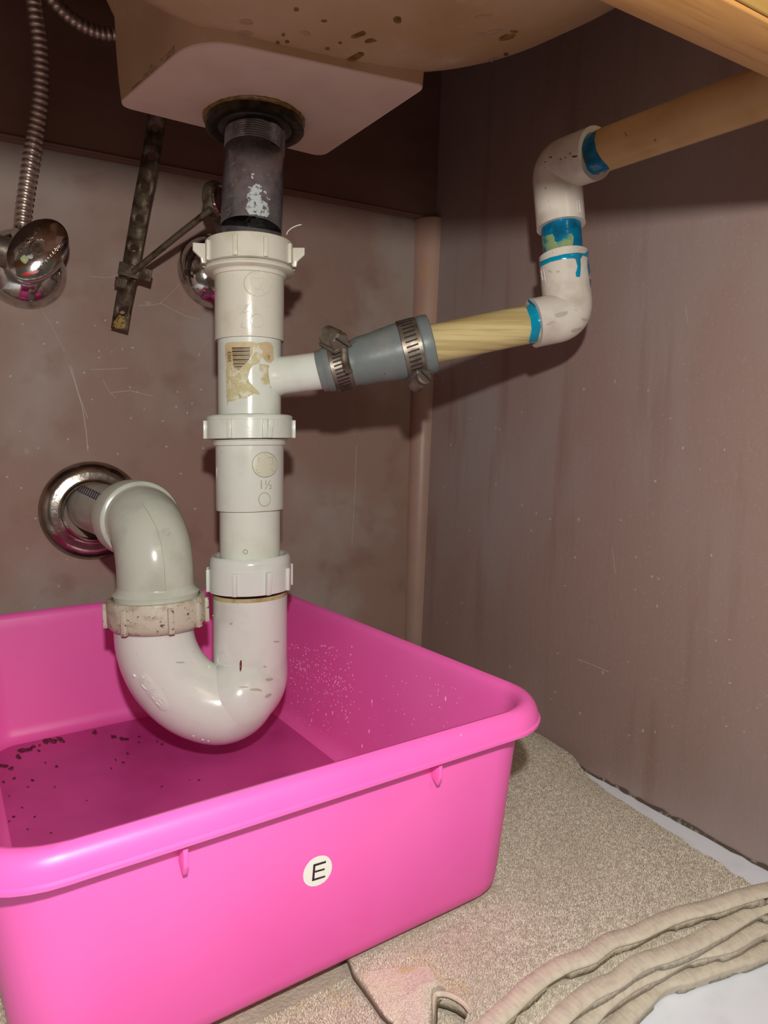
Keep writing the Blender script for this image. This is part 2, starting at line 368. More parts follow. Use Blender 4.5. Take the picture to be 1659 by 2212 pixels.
# lighter rounded lip along the lower edge of the rail
lip = tube('trim_2', [(-.35, YB-.0005, zb+.0015), (wx(YB, zb)-.003, YB-.0005, zb+.0015)], 0.0010, 'board', None, 8); tag(lip, kind='structure')
BWL = bvh_of(bpy.data.objects['wall_back']); BWR = bvh_of(bpy.data.objects['wall_right'])
for L_, r_ in (([(192, 596), (225, 600), (250, 597)], .0003), ([(300, 660), (330, 659), (348, 655), (372, 668), (400, 682), (430, 690)], .00035), ([(195, 798), (240, 797), (275, 795)], .00035), ([(240, 848), (282, 844), (330, 856)], .0004), ([(222, 820), (236, 846), (250, 860)], .0003), ([(150, 790), (163, 830), (178, 880), (186, 930), (190, 975)], .0006), ([(154, 792), (170, 850), (190, 905)], .0004), ([(345, 655), (372, 632), (392, 610)], .0002), ([(80, 655), (110, 700), (140, 760)], .0002), ([(770, 962), (768, 1040), (760, 1180)], .0004), ([(428, 770), (440, 745), (452, 735)], .0003)):
    relief('scratch', BWL, [L_], r_, 'scratch', bpy.data.objects['wall_back'], -r_*.7)
for L_, r_ in (([(1246, 1424), (1280, 1436), (1316, 1452)], .00035), ([(1322, 1180), (1330, 1240)], .0002), ([(1480, 660), (1486, 700)], .0002)):
    relief('scratch', BWR, [L_], r_, 'scratch', bpy.data.objects['wall_right'], -r_*.7)
rn = random.Random(31)
for i in range(70):
    x, y = rn.uniform(930, 1640), rn.uniform(700, 1750)
    if y > 1500+(x-1118)*.45: continue
    decal('paint_nib', BWR, blob(x, y, rn.uniform(1.5, 3.2), rn.uniform(1.5, 3.6), 0, 7, .3, i), 'scratch', bpy.data.objects['wall_right'], .0001, 4, dome=.0004)
for i in range(60):
    x, y = rn.uniform(10, 460), rn.uniform(650, 1330)
    decal('paint_nib', BWL, blob(x, y, rn.uniform(1.5, 3.5), rn.uniform(1.5, 3.0), 0, 7, .3, i), 'scratch', bpy.data.objects['wall_back'], .0001, 4, dome=.0004)
# quarter-round strip standing in the corner
def quarter(name, b0, t0, r0, r1, m):
    vs = []; fs = []; n = 10; seg = 6
    for j in range(seg+1):
        t = j/seg; c = Vector(b0).lerp(Vector(t0), t); r = r0+(r1-r0)*t
        ring = [c]+[c+Vector((-r*math.cos(a), -r*math.sin(a), 0)) for a in [math.pi/2*i/n for i in range(n+1)]]
        vs += ring
    k = n+2
    for j in range(seg):
        for i in range(k): fs.append((j*k+i, j*k+(i+1) % k, (j+1)*k+(i+1) % k, (j+1)*k+i))
    fs += [tuple(range(k)), tuple(seg*k+i for i in range(k))]
    return mesh(name, vs, fs, m, None, 30)
tag(quarter('trim_3', (wx(YW, 0)-.0004, YW-.0004, .0), (wx(YW, zb)-.0004, YW-.0004, zb-.0002), .0115, .0175, 'trim'), kind='structure')
# dirty caulk line where the side panel meets the floor
vs = []; fs = []
rn = random.Random(3); N = 60
for i in range(N+1):
    Y = .1+(YW-.11-.1)*i/N; a = .0007+rn.random()*.0016; h = .0006+rn.random()*.0020
    vs += [(wx(Y, 0)-a, Y, .0002), (wx(Y, 0)-.0003, Y, h), (wx(Y, 0)-.0001, Y, .0002)]
for i in range(N):
    for k in range(3): fs.append((i*3+k, i*3+(k+1) % 3, i*3+3+(k+1) % 3, i*3+3+k))
tag(mesh('baseboard_right', vs, fs, 'grime', None, 60), kind='structure')
# face frame rail above the door opening, in front of the sink
kr = .2; pb = at(1659, 170, D=kr); pf_y = pb.y-.0155
zr = pb.z
rail = thing('face_frame_rail', 'varnished oak front rail of the cabinet across the upper right corner', 'rail', (.0, pb.y, zr))
rl = prism('bottom_edge', [(-.35, pf_y, zr), (-.35, pb.y, zr), (-.35, pb.y, zr+.004), (-.35, pf_y, zr+.004)], (wx(.11, zr)+.35+.02, 0, 0), 'oak', rail, .0006)
fr = prism('board', [(-.35, pf_y+.0001, zr+.004), (-.35, pb.y-.0001, zr+.004), (-.35, pb.y-.0001, zr+.12), (-.35, pf_y+.0001, zr+.12)], (wx(.11, zr)+.35+.02, 0, 0), 'oak', rail, .0005)
fc = prism('lit_face', [(-.35, pf_y-.0012, zr+.0008), (-.35, pf_y, zr+.0008), (-.35, pf_y, zr+.12), (-.35, pf_y-.0012, zr+.12)], (wx(.11, zr)+.35+.02, 0, 0), 'oak_lit_face', rail, .0005)
fc['label'] = 'glossy front face with warm room light put into its colour'

# ================================================================== sink
ZS = at(551, 262, D=.41).z+.0008                      # underside of the drain boss
def rrect(x0, x1, y0, y1, r, n=10):
    pts = []
    for cx, cy, a0 in ((x1-r, y1-r, 0), (x0+r, y1-r, 90), (x0+r, y0+r, 180), (x1-r, y0+r, 270)):
        for i in range(n+1):
            a = math.radians(a0+90*i/n); pts.append((cx+r*math.cos(a), cy+r*math.sin(a)))
    return pts
def loft(name, rings, m, parent=None, capA=True, capB=False, smooth=40):
    vs = []; fs = []; n = len(rings[0])
    for rg in rings: vs += [Vector(p) for p in rg]
    for j in range(len(rings)-1):
        for i in range(n): fs.append((j*n+i, j*n+(i+1) % n, (j+1)*n+(i+1) % n, (j+1)*n+i))
    if capA: fs.append(tuple(range(n)))
    if capB: fs.append(tuple((len(rings)-1)*n+i for i in range(n)))
    return mesh(name, vs, fs, m, parent, smooth)
c_bl, c_br, c_fr, c_fl = [at(x, y, Z=ZS) for x, y in ((252, 229), (696, 339), (922, 188), (424, 80))]
sink = thing('sink_basin', 'tan and pinkish cast sink basin seen from below with a square drain boss', 'sink', (.14, .35, ZS))
def quadround(C, r, n=8, z=None):
    """rounded outline of a general quad, corners in order"""
    out = []; C = [Vector((c[0], c[1], 0)) for c in C]
    for i in range(4):
        p, a, b = C[i], C[i-1], C[(i+1) % 4]
        u, v = (a-p).normalized(), (b-p).normalized(); rr = r[i] if isinstance(r, (list, tuple)) else r
        s, e = p+u*rr, p+v*rr
        for k in range(n+1):
            t = k/n; q = s*(1-t)**2+p*2*t*(1-t)+e*t*t; out.append(Vector((q.x, q.y, z or 0)))
    return out
BQ = [c_bl, c_br, c_fr, c_fl]
cen = sum((Vector((c.x, c.y, 0)) for c in BQ), Vector())/4
def grow(C, g): return [cen+(Vector((c[0], c[1], 0))-cen)*(1+g) for c in C]
radii = [.009, .008, .006, .022]
boss = loft('drain_boss', [quadround(grow(BQ, -.004), radii, 8, ZS), quadround(BQ, radii, 8, ZS+.0008)], 'sink_pink', sink)
boss['label'] = 'pinkish flat drain boss'
bw = loft('boss_wall', [quadround(grow(BQ, .0), radii, 8, ZS+.0008), quadround(grow(BQ, .012), radii, 8, ZS+.012), quadround(grow(BQ, .02), radii, 8, ZS+.03), quadround(grow(BQ, .06), [.02, .02, .02, .03], 8, ZS+.045), quadround(grow(BQ, .18), [.03]*4, 8, ZS+.06), quadround(grow(BQ, .5), [.05]*4, 8, ZS+.075)], 'sink_tan', sink, False)
def sring(cx, cy, a, b, z, e=2.15, n=96):
    out = []
    for i in range(n):
        t = 2*math.pi*i/n; c, s_ = math.cos(t), math.sin(t)
        out.append(Vector((cx+a*math.copysign(abs(c)**(2/e), c), cy+b*math.copysign(abs(s_)**(2/e), s_), z)))
    return out
bowl = loft('bowl', [sring(.145, .25, .05, .05, ZS+.0030), sring(.147, .25, .078, .078, ZS+.0036), sring(.148, .25, .104, .104, ZS+.0080), sring(.148, .252, .132, .119, ZS+.019), sring(.148, .255, .163, .127, ZS+.038, 2.2),
    sring(.145, .26, .188, .133, ZS+.063, 2.3), sring(.14, .26, .205, .135, ZS+.10, 2.4), sring(.135, .265, .212, .137, ZS+.16, 2.6), sring(.13, .27, .218, .14, ZTOP-.001, 2.8)], 'sink_tan', sink)
BB = bvh_of(bowl); BZ = bvh_of(bw)
# glue and resin runs on the bowl
dr = [(858, 43, 9, 8, .3, 'glue'), (775, 75, 17, 6, -.35, 'glue'), (800, 88, 12, 5, -.1, 'glue'), (765, 125, 26, 7, -.45, 'glue'), (708, 105, 5, 4, 0, 'glue'), (640, 20, 6, 4, 0, 'glue'), (620, 90, 5, 4, 0, 'glue'),
      (600, 92, 5, 5, 0, 'glue'), (660, 72, 12, 5, .2, 'glue_pale'), (1065, 70, 22, 5, -.2, 'glue_pale'), (1045, 36, 20, 4, -.1, 'glue_pale'), (1095, 80, 20, 6, -.3, 'glue'), (1110, 68, 9, 3, 0, 'glue'), (1093, 118, 6, 5, .2, 'glue'),
      (1060, 133, 20, 5, -.5, 'glue_pale'), (1038, 75, 9, 5, 0, 'glue_pale'), (677, 130, 7, 4, 0, 'glue'), (716, 143, 5, 3, 0, 'glue'), (532, 47, 16, 6, .1, 'glue_pale'), (530, 70, 16, 5, .1, 'glue_pale'), (700, 45, 6, 3, 0, 'glue'), (735, 92, 4, 3, 0, 'glue'), (612, 75, 4, 4, 0, 'glue'), (930, 50, 5, 4, 0, 'glue_pale')]
for i, (x, y, a, b_, r_, mm) in enumerate(dr):
    decal('resin_drip', BB, blob(x, y, a, b_, r_, 12, .18, i), mm, sink, .0001, 4, dome=.0006)
# flaking edge of the coating round the boss
rn = random.Random(8)
for i in range(26):
    t = rn.random(); x = 288+86*t+rn.gauss(0, 5); y = 203-92*t+rn.gauss(0, 5)
    decal('coating_flake', BZ, blob(x, y, rn.uniform(4, 13), rn.uniform(2, 4), -.85+rn.uniform(-.3, .3), 9, .35, i), 'glue_pale', sink, .0002, 4, dome=.0005)

# ================================================================== the drain stack
D0 = .41
AX = at(540, 900, D=D0); AX = Vector((AX.x, AX.y, 0)); HD = math.hypot(AX.x, AX.y)
TOCAM = Vector((-AX.x, -AX.y, 0)).normalized(); SIDE = Vector((-TOCAM.y, TOCAM.x, 0)); SIDE = SIDE if SIDE.dot(R) > 0 else -SIDE
def pr(wpx, x=540, y=900):     # half width in pixels -> radius on the stack
    ang = math.atan((x-W/2)/FPX); return wpx/2*D0/FPX*math.cos(ang)**1*1.0
def zf(y, r=0.0, x=541):
    rr = ray(x, y); k = (HD-r)/math.hypot(rr.x, rr.y); return ZC+rr.z*k
def L2(h, n): return [(n[i], h[i]) for i in range(len(h))]
def stackpart(name, prof, m, parent=None, n=72, axis=AX, smooth=35):
    """prof: (width_px, y_px) read on the front of the stack"""
    P = []
    for w_, y_ in prof:
        r = pr(w_); P.append((r, zf(y_, r)))
    return lathe(name, (axis.x, axis.y, 0), (0, 0, 1), P, m, parent, n, smooth)
def ribs(parent, r, z0, z1, angs, m, wide=.0013, deep=.0011, wings=(), wing_out=.006):
    for a in angs:
        d = SIDE*math.sin(math.radians(a))+TOCAM*math.cos(math.radians(a)); t = Vector((-d.y, d.x, 0))
        box('grip_rib', Vector((AX.x, AX.y, (z0+z1)/2))+d*(r+deep*.5), d*deep, t*wide, Vector((0, 0, (z1-z0)/2)), m, parent, .0004)
    for a in wings:
        d = SIDE*math.sin(math.radians(a))+TOCAM*math.cos(math.radians(a)); t = Vector((-d.y, d.x, 0)); c = Vector((AX.x, AX.y, 0))+d*(r-.0005)-t*.0015
        h = z1-z0
        prism('wing', [c+Vector((0, 0, z0)), c+d*.0025+Vector((0, 0, z0)), c+d*.003+Vector((0, 0, z0+h*.28)), c+d*wing_out+Vector((0, 0, z0+h*.62)), c+d*wing_out+Vector((0, 0, z1)), c+Vector((0, 0, z1))], t*.003, m, parent, .0004)
# drain flange and tailpiece
tp0 = at(551, 300, D=.414); tp1 = at(543, 492, D=.409)
TD = (tp0-tp1).normalized()
fl_c = at(551, 262, D=.411)
flg = thing('drain_flange', 'dark corroded drain flange pressed under the sink boss', 'flange', fl_c)
rF = 105*.411/FPX
lathe('washer', (fl_c.x, fl_c.y, 0), (0, 0, 1), [(rF*.72, ZS-.0046), (rF*.95, ZS-.0062), (rF*1.0, ZS-.0056), (rF*1.0, ZS-.0042), (rF*.985, ZS-.0002), (rF*.55, ZS-.0002)], 'brown_flange', flg)
lathe('gasket', (fl_c.x, fl_c.y, 0), (0, 0, 1), [(rF*.5, ZS-.0056), (rF*.72, ZS-.0062), (rF*.76, ZS-.005), (rF*.74, ZS-.0015), (rF*.5, ZS-.0015)], 'black_rubber', flg, smooth=60)
# uneven putty squeezed out round the flange
P = []
rn = random.Random(5)
for i in range(80):
    a = 2*math.pi*i/80; rr = rF*(1.0+rn.uniform(0, .025)+.015*math.sin(3*a)); P.append((fl_c.x+rr*math.cos(a), fl_c.y+rr*math.sin(a)))
vs = [(x, y, ZS-.0014) for x, y in P]+[(fl_c.x+(x-fl_c.x)*1.03, fl_c.y+(y-fl_c.y)*1.03, ZS+.0002) for x, y in P]+[(fl_c.x+(x-fl_c.x)*.96, fl_c.y+(y-fl_c.y)*.96, ZS-.002) for x, y in P]
mesh('putty', vs, [(i, (i+1) % 80, 80+(i+1) % 80, 80+i) for i in range(80)]+[(160+i, 160+(i+1) % 80, (i+1) % 80, i) for i in range(80)], 'glue', flg)
tail = thing('tailpiece', 'tarnished chrome tailpiece with a threaded top below the sink', 'pipe', tp1)
rT = 64*.414/FPX; zt = ZS-.004
top = tp1+TD*((zt-tp1.z)/TD.z); Lt = (top-tp1).length+.006
prof = [(rT, -.002)]
h = 0
thr0 = Lt-.006-(.0155)
prof += [(rT, thr0)]
k = 0
while thr0+k*.0014 < Lt-.004:
    prof += [(rT*.985, thr0+k*.0014+.0004), (rT*1.008, thr0+k*.0014+.0011)]; k += 1
prof += [(rT*1.0, Lt-.002)]
tb = lathe('tube', tp1, TD, prof, 'chrome_tail', tail, 96, 60)
BT = bvh_of(tb)
lime = [(548, 400), (562, 398), (560, 420), (566, 432), (578, 440), (582, 462), (576, 470), (566, 476), (574, 490), (536, 490), (530, 478), (538, 462), (530, 450), (536, 436), (534, 420), (540, 412)]
rn = random.Random(17)
for i in range(34):
    x = 552+rn.gauss(0, 13); y = rn.uniform(375, 488)
    decal('lime_crust', BT, blob(x, y, rn.uniform(1.5, 5), rn.uniform(1.5, 4), rn.uniform(-1, 1), 8, .35, i), 'lime', tail, .0001, 3, dome=.0003)
decal('lime_crust', BT, lime, 'lime', tail, .0001, 4, dome=.0003)['label'] = 'whitish lime crust'

def nut(name, label, ytop, ybot, wbody, m, angs, wings, rim=0, inner=140, flip=False, wing_out=.006, y1=None, y2=None):
    t = thing(name, label, 'pipe nut', (AX.x, AX.y, zf(ybot)), 'white plastic slip nuts on the drain pipes')
    r = pr(wbody)
    z1, z0 = zf(ytop, r), zf(ybot, r); h = z1-z0; ri = pr(inner)
    if rim == 0: prof = [(ri, z0+.0005), (r*.97, z0), (r, z0+.0004), (r, z1-.0012), (r*.985, z1-.0004), (r*.93, z1), (ri, z1)]
    else: prof = [(ri, z0+.0005), (r*.97, z0), (r, z0+.0004), (r, z1-.0005), (r*.985, z1-.0003), (r*.985, z1+rim*.5), (r*.96, z1+rim*.85), (r*.91, z1+rim), (r*.84, z1+rim*.95), (ri, z1+rim*.2)]
    lathe('nut_body', (AX.x, AX.y, 0), (0, 0, 1), prof, m, t, 72, 40)
    ribs(t, r, z0+.0003, z1-(.0005 if rim else .0025), angs, m, wings=wings, wing_out=wing_out)
    return t
# the stack hangs about one and a half degrees out of plumb
LEAN = (SIDE*.0275, zf(890))
# top: nut over flared tee collar
tee = thing('sanitary_tee', 'cream plastic tee under the chrome tailpiece carrying a torn barcode label', 'pipe tee', (AX.x, AX.y, zf(888)))
nut('slip_nut', 'cream winged slip nut, topmost, round the chrome tailpiece', 497, 553, 188, 'pvc_cream', [-62, -17, 20, 62, 100, 140, 180, 220, 260], [-80, 82], inner=134, wing_out=.0072)
stackpart('collar', [(134, 556), (186, 557), (192, 562), (190, 566), (176, 571), (160, 574), (156, 577), (156, 583), (148, 585)], 'pvc_cream', tee)
hub = stackpart('hub', [(148, 583), (148, 724), (147, 726), (136, 726)], 'pvc_cream', tee)
body = stackpart('body', [(136, 722), (136, 893)], 'pvc_white', tee)
# side stub
st0 = at(560, 822, D=D0); st1 = at(706, 799, D=.405)
AD = (st1-Vector((AX.x, AX.y, st0.z))).normalized()
P0 = Vector((AX.x, AX.y, zf(820)))
st1 = at(706, 799, D=.402); AD = (st1-P0).normalized(); LS = (st1-P0).length
rs = 40*.404/FPX
sb = lathe('side_stub', P0, AD, [(rs*1.10, .0150), (rs*1.06, .0180), (rs*1.01, .0200), (rs, .0225), (rs, LS), (rs*.8, LS)], 'pvc_white', tee, 48, 40)
# second nut, adapter
nut('slip_nut', 'white slip nut below the barcode label with a wing facing out', 903, 947, 190, 'pvc_white', [-78, -25, 18, 80, 120, 160, 200, 240], [24], rim=.0026, inner=138, wing_out=.0042)
adp = thing('trap_adapter', 'white adapter with molded size mark between second and third nut', 'pipe fitting', (AX.x, AX.y, zf(1215)))
stackpart('collar', [(138, 948), (164, 949), (166, 951), (158, 952), (157, 961), (148, 963)], 'pvc_white', adp)
ahub = stackpart('hub', [(148, 961), (148, 1104), (147, 1106), (133, 1106)], 'pvc_white', adp)
tbl = stackpart('lower_tube', [(133, 1103), (133, 1240)], 'pvc_white', adp)
nut('slip_nut', 'white slip nut over the pink tub where the trap begins', 1237, 1290, 182, 'pvc_trap', [-80, -20, 62, 100, 140, 180, 220, 260], [24], rim=.0072, inner=134, wing_out=.0035)
# ---------- trap
trap = thing('trap_bend', 'glossy white U-shaped trap bend hanging inside the pink tub', 'pipe trap', (AX.x, AX.y, 0.06))
rL = pr(165)
stackpart('inlet_lip', [(140, 1294), (163, 1294), (164, 1304), (160, 1305)], 'yellow_pvc', trap)['label'] = 'yellowed ring under the nut'
LL = at(340, 1330, D=.404); LL = Vector((LL.x, LL.y, 0))            # axis of the rising leg
zt_in = zf(1304, rL); 
zbot = zf(1605, 0)+.0012
Dr = (Vector((AX.x, AX.y, zt_in))-CAM).dot(F)
cpx = [(540, 1288), (540, 1360), (540, 1420), (540, 1468), (537, 1495), (521, 1515), (492, 1523), (450, 1512), (414, 1490), (383, 1458), (361, 1420), (350, 1385), (346, 1350)]
def dpt(x): return .404+(D0+.012-.404)*max(0, min(1, (x-345)/195))
cp_ = [at(x, y, D=.404+.010*max(0, min(1, (x-345)/195))) for x, y in cpx]
for i in range(4): cp_[i] = Vector((AX.x, AX.y, zf(cpx[i][1])))
cp_[0].z = zf(1303, rL)
path = [p for p in catmull(cp_, 7)]
rad = [rL]*len(path)
ub = tube('bend', path, rad, 'pvc_trap', trap, 56, True, 50)
BU = bvh_of(ub)
# left nut
LEAN = None
zn0, zn1 = at(333, 1376, D=.404-rL).z, at(333, 1308, D=.404-rL*1.1).z
ln = thing('slip_nut', 'grimy brown-stained slip nut on the left leg of the trap', 'pipe nut', (LL.x, LL.y, zn0), 'white plastic slip nuts on the drain pipes')
rN = 102*.404/FPX
lathe('nut_body', LL, (0, 0, 1), [(rL*.9, zn0+.002), (rN*.84, zn0), (rN*.93, zn0+.0012), (rN*.99, zn0+.0035), (rN, zn0+.006), (rN, zn1-.001), (rN*.98, zn1+.0003), (rN*.9, zn1+.0004), (rN*.9, zn1-.0015), (rL*.9, zn1-.0015)], 'pvc_dirty', ln, 72, 40)
for a in (-83, -30, 22, 60, 88, 130, 180, 230):
    d = SIDE*math.sin(math.radians(a))+TOCAM*math.cos(math.radians(a)); t = Vector((-d.y, d.x, 0))
    box('grip_rib', Vector((LL.x, LL.y, (zn0+zn1)/2))+d*(rN+.0007), d*.0013, t*.0016, Vector((0, 0, (zn1-zn0)*.4)), 'pvc_dirty', ln, .0004)
# ---------- upper elbow to the wall
arm = thing('wall_elbow', 'grey-white elbow and arm running from the trap into the back wall', 'pipe elbow', (LL.x, LL.y, zn1))
Wc = at(200, 1103, Y=YW)
rE = 79*.404/FPX
lathe('flare', LL, (0, 0, 1), [(rL*.9, zn1-.002), (rN*.87, zn1-.001), (rN*.86, zn1+.0012), (rE*1.14, zn1+.003), (rE*1.03, zn1+.0052), (rE*1.005, zn1+.007), (rE*.9, zn1+.007)], 'pvc_grey', arm, 64, 50)
zz = Wc.z+.003
hd = Vector((Wc.x-LL.x, Wc.y-LL.y, 0)); hl = hd.length; hd.normalize()
bR = .0265
path = [Vector((LL.x, LL.y, zn1+.004)), Vector((LL.x, LL.y, (zn1+zz-bR)/2)), Vector((LL.x, LL.y, zz-bR))]
for i in range(1, 17):
    a = math.pi/2*i/16; path.append(LL+hd*(bR-bR*math.cos(a))+Vector((0, 0, zz-bR+bR*math.sin(a))))
pe = LL+hd*(bR+.0035)+Vector((0, 0, zz)); path.append(pe)
el = tube('elbow', path, rE, 'pvc_grey', arm, 56, True, 50)
BE = bvh_of(el)
lathe('socket_rim', pe, hd, [(rE*.9, -.006), (rE*1.0, -.006), (rE*1.10, -.005), (rE*1.13, -.003), (rE*1.13, .014), (rE*.85, .014)], 'pvc_grey', arm, 64, 40)
rA = .0186
at_ = tube('wall_tube', [pe+hd*.008, Wc+Vector((0, 0, .003))-Vector((0, -.0, 0))], rA, 'pvc_grey', arm, 48)
at_['label'] = 'grey tube stub with blue print'
BA = bvh_of(at_)
esc = thing('wall_escutcheon', 'large round chrome escutcheon where the trap arm enters the wall', 'escutcheon', Wc)
rW = 106*at(200, 1103, Y=YW).__sub__(CAM).dot(F)/FPX
lathe('plate', Wc+Vector((0, 0, 0)), (0, -1, 0), [(rW, .0006), (rW*1.0, .0012), (rW*.97, .003), (rW*.88, .0062), (rW*.76, .0075), (rW*.66, .007), (rW*.62, .0078), (rW*.60, .0115), (rW*.565, .012), (rW*.55, .006)], 'chrome_old', esc, 96, 50)
# marks on the plastic
BH, BD, BAH, BLT = bvh_of(hub), bvh_of(body), bvh_of(ahub), bvh_of(tbl)
relief('molded_emblem', BH, [circ(556, 612, 29.5, 28, 40), circ(556, 612, 28, 26, 40, 100, 270), [(542, 600), (543, 612), (548, 620), (556, 626), (562, 622), (566, 612), (567, 600), (555, 601), (542, 600)], [(547, 603), (559, 622)], [(556, 602), (565, 613)], circ(550, 588, 3.2, 4, 10), [(557, 585), (557, 593)], [(557, 586), (561, 587), (557, 590)], [(574, 602), (577, 606)], [(560, 634), (560, 640)], [(565, 632), (568, 638)], [(570, 630), (574, 635)]], .00018, 'pvc_cream', tee)
relief('molded_ring', BH, [circ(555.5, 693, 14.5, 14.5, 30)], .0002, 'pvc_cream', tee)
relief('scratch', BH, [[(518, 680), (532, 664), (541, 652)], [(526, 676), (540, 671), (545, 683)], [(528, 664), (534, 657)], [(520, 706), (524, 697)], [(520, 706), (530, 709)]], .00013, 'groove', tee, -.00003)
em = decal('molded_emblem', BAH, circ(572, 1004, 27, 27, 30)[:-1], 'emblem', adp, .0001, 6, dome=.0002)
relief('emblem_lettering', BAH, [circ(572, 1004, 27, 27, 36), [(558, 990), (558, 1002), (566, 1003), (566, 989), (558, 990)], [(578, 988), (589, 988), (589, 1002), (579, 1003), (578, 988)], [(567, 1008), (570, 1018), (574, 1020), (579, 1013), (580, 1006), (567, 1008)], [(553, 1014), (556, 1018)], [(557, 1023), (561, 1020)], [(583, 1012), (591, 1018)], [(572, 981), (575, 984)]], .00022, 'groove', adp, .0001)
text_on('size_mark', BAH, '1½', 574, 1048, 27, 0, 'groove', adp, .00018, .85)
relief('molded_ring', BAH, [circ(571.5, 1079, 12.5, 14.5, 30)], .0002, 'groove', adp)
relief('molded_dot', BLT, [circ(530, 1192, 4.5, 4.5, 12)], .00025, 'groove', adp)
# trap pad with raised lettering
pad = [(303, 1458), (312, 1452), (322, 1458), (340, 1480), (356, 1502), (364, 1518), (365, 1532), (356, 1537), (344, 1532), (326, 1510), (308, 1486), (301, 1470)]
decal('molded_pad', BU, pad, 'pvc_trap', trap, .0002, 5, dome=.0004)
relief('pad_lettering', BU, [[(308, 1461), (314, 1466)], [(316, 1462), (312, 1472)], [(320, 1468), (325, 1474)], [(307, 1478), (316, 1488)], [(318, 1490), (334, 1487)], [(334, 1498), (338, 1506)], [(341, 1497), (346, 1506)], [(330, 1504), (336, 1512)], [(343, 1510), (350, 1520)], [(338, 1516), (346, 1524)], [(350, 1508), (354, 1514)]], .0004, 'pvc_trap', trap, .0006)
relief('molded_ring', BU, [circ(483, 1424, 13, 15, 24)], .0003, 'pvc_trap', trap)
decal('paint_fleck', BU, blob(520, 1438, 2.6, 13, .05, 12, .1, 3), 'mark', trap, .0002, 3)
for i, (x, y, a, b_, r_) in enumerate([(553, 1490, 13, 3, .1), (582, 1468, 9, 3.5, 0), (598, 1386, 7, 2, 0), (580, 1502, 8, 4, -.5), (499, 1347, 4, 3, 0), (388, 1431, 12, 2, 0), (572, 1440, 4, 2, 0), (527, 1484, 12, 1.6, 0)]):
    decal('scuff', BU, blob(x, y, a, b_, r_, 10, .25, i+40), 'smudge', trap, .00012, 3)
relief('mold_seam', BE, [[(306, 1086), (322, 1110), (338, 1140), (348, 1175), (354, 1215), (357, 1262), (357, 1290)]], .0002, 'groove', arm, -.00006)
relief('molded_mark', BE, [[(352, 1144), (366, 1143), (368, 1150), (362, 1157), (353, 1152), (352, 1144)]], .0003, 'pvc_grey', arm)
for i, (x, y, a, b_, r_) in enumerate([(300, 1292, 26, 2.2, .06), (345, 1297, 20, 2, 0), (385, 1288, 10, 2, -.15)]):
    decal('grime_streak', BE, blob(x, y-8, a, b_, r_, 12, .4, i+60), 'yellow_pvc', arm, .00015, 3)
# blurred blue print on the tube
for i in range(13):
    x, y = 168+i*4.3, 1050+i*2.1
    relief('blue_print', BA, [[(x+7, y-4), (x, y+11)]], .0007, 'blue_ink', arm, -.0002, 4)
for a_, b_ in (((172, 1048), (218, 1068)), ((168, 1060), (208, 1079))):
    relief('blue_print', BA, [[a_, b_]], .0004, 'blue_ink', arm, -.0002, 4)
# barcode label
lb = [(489, 741), (499, 739), (545, 738), (553, 741), (546, 752), (546, 764), (540, 774), (532, 786), (522, 797), (515, 802), (506, 797), (500, 789), (497, 800), (490, 800), (488, 780), (486, 746)]
decal('label_paper', BD, lb, 'paper', tee, .00018, 5)['label'] = 'tan barcode label'
tl = [(488, 798), (500, 792), (515, 804), (528, 790), (540, 776), (548, 764), (552, 742), (560, 740), (560, 756), (566, 768), (560, 784), (545, 790), (540, 800), (536, 815), (540, 826), (550, 838), (560, 848), (561, 853), (548, 850), (540, 856), (530, 860), (514, 861), (504, 866), (494, 868), (492, 878), (490, 860)]
decal('label_residue', BD, tl, 'paper_torn', tee, .00022, 4, dome=.0001)['label'] = 'torn yellowed label residue'
decal('label_corner', BD, [(553, 742), (575, 738), (585, 741), (590, 750), (591, 782), (580, 784), (572, 779), (565, 770), (567, 758), (560, 752)], 'paper', tee, .00018, 5)
decal('label_residue', BD, [(560, 786), (575, 788), (590, 793), (593, 838), (584, 838), (582, 828), (572, 832), (566, 834), (563, 820), (568, 808), (560, 798)], 'paper_torn', tee, .0002, 4)
bars = [(752, 3.5), (758, 1.6), (762, 3.2), (767, 1.4), (770.5, 1.6), (775, 3), (779, 1.4), (783, 1.8), (788, 1.4), (793, 1.6)]
xr = lambda y: 541-max(0, (y-773)*1.15)
yb = 752
VS = []
bl = [(751, 753.4), (755, 756.2), (757.8, 760.6), (762, 762.9), (764.4, 765.4), (766.8, 769.2), (770.8, 771.6), (773.2, 774.2), (776.2, 779), (780.6, 781.4), (782.6, 783.5), (785.2, 787.4), (789, 789.8), (791.6, 793.6), (795.2, 796), (797.6, 798.6)]
for y0, y1 in bl:
    xl = 501.5+(y0-751)*.08; xe = min(541, 541-(y0-775)*1.0 if y0 > 775 else 541)
    if y0 > 790: xl += (y0-790)*1.1
    if xe-xl < 2: continue
    decal('barcode_bar', BD, [(xl, y0), (xe, y0-.6), (xe-(y1-y0), y1-.6), (xl, y1)], 'ink', tee, .0003, 6)
text_on('label_number', BD, '5003', 496.5, 771, 10.5, math.radians(-90), 'ink', tee, .0003, 1.12)
text_on('label_number', BD, '1181', 580.5, 772, 5.5, math.radians(-90), 'ink', tee, .0003, 1.1)

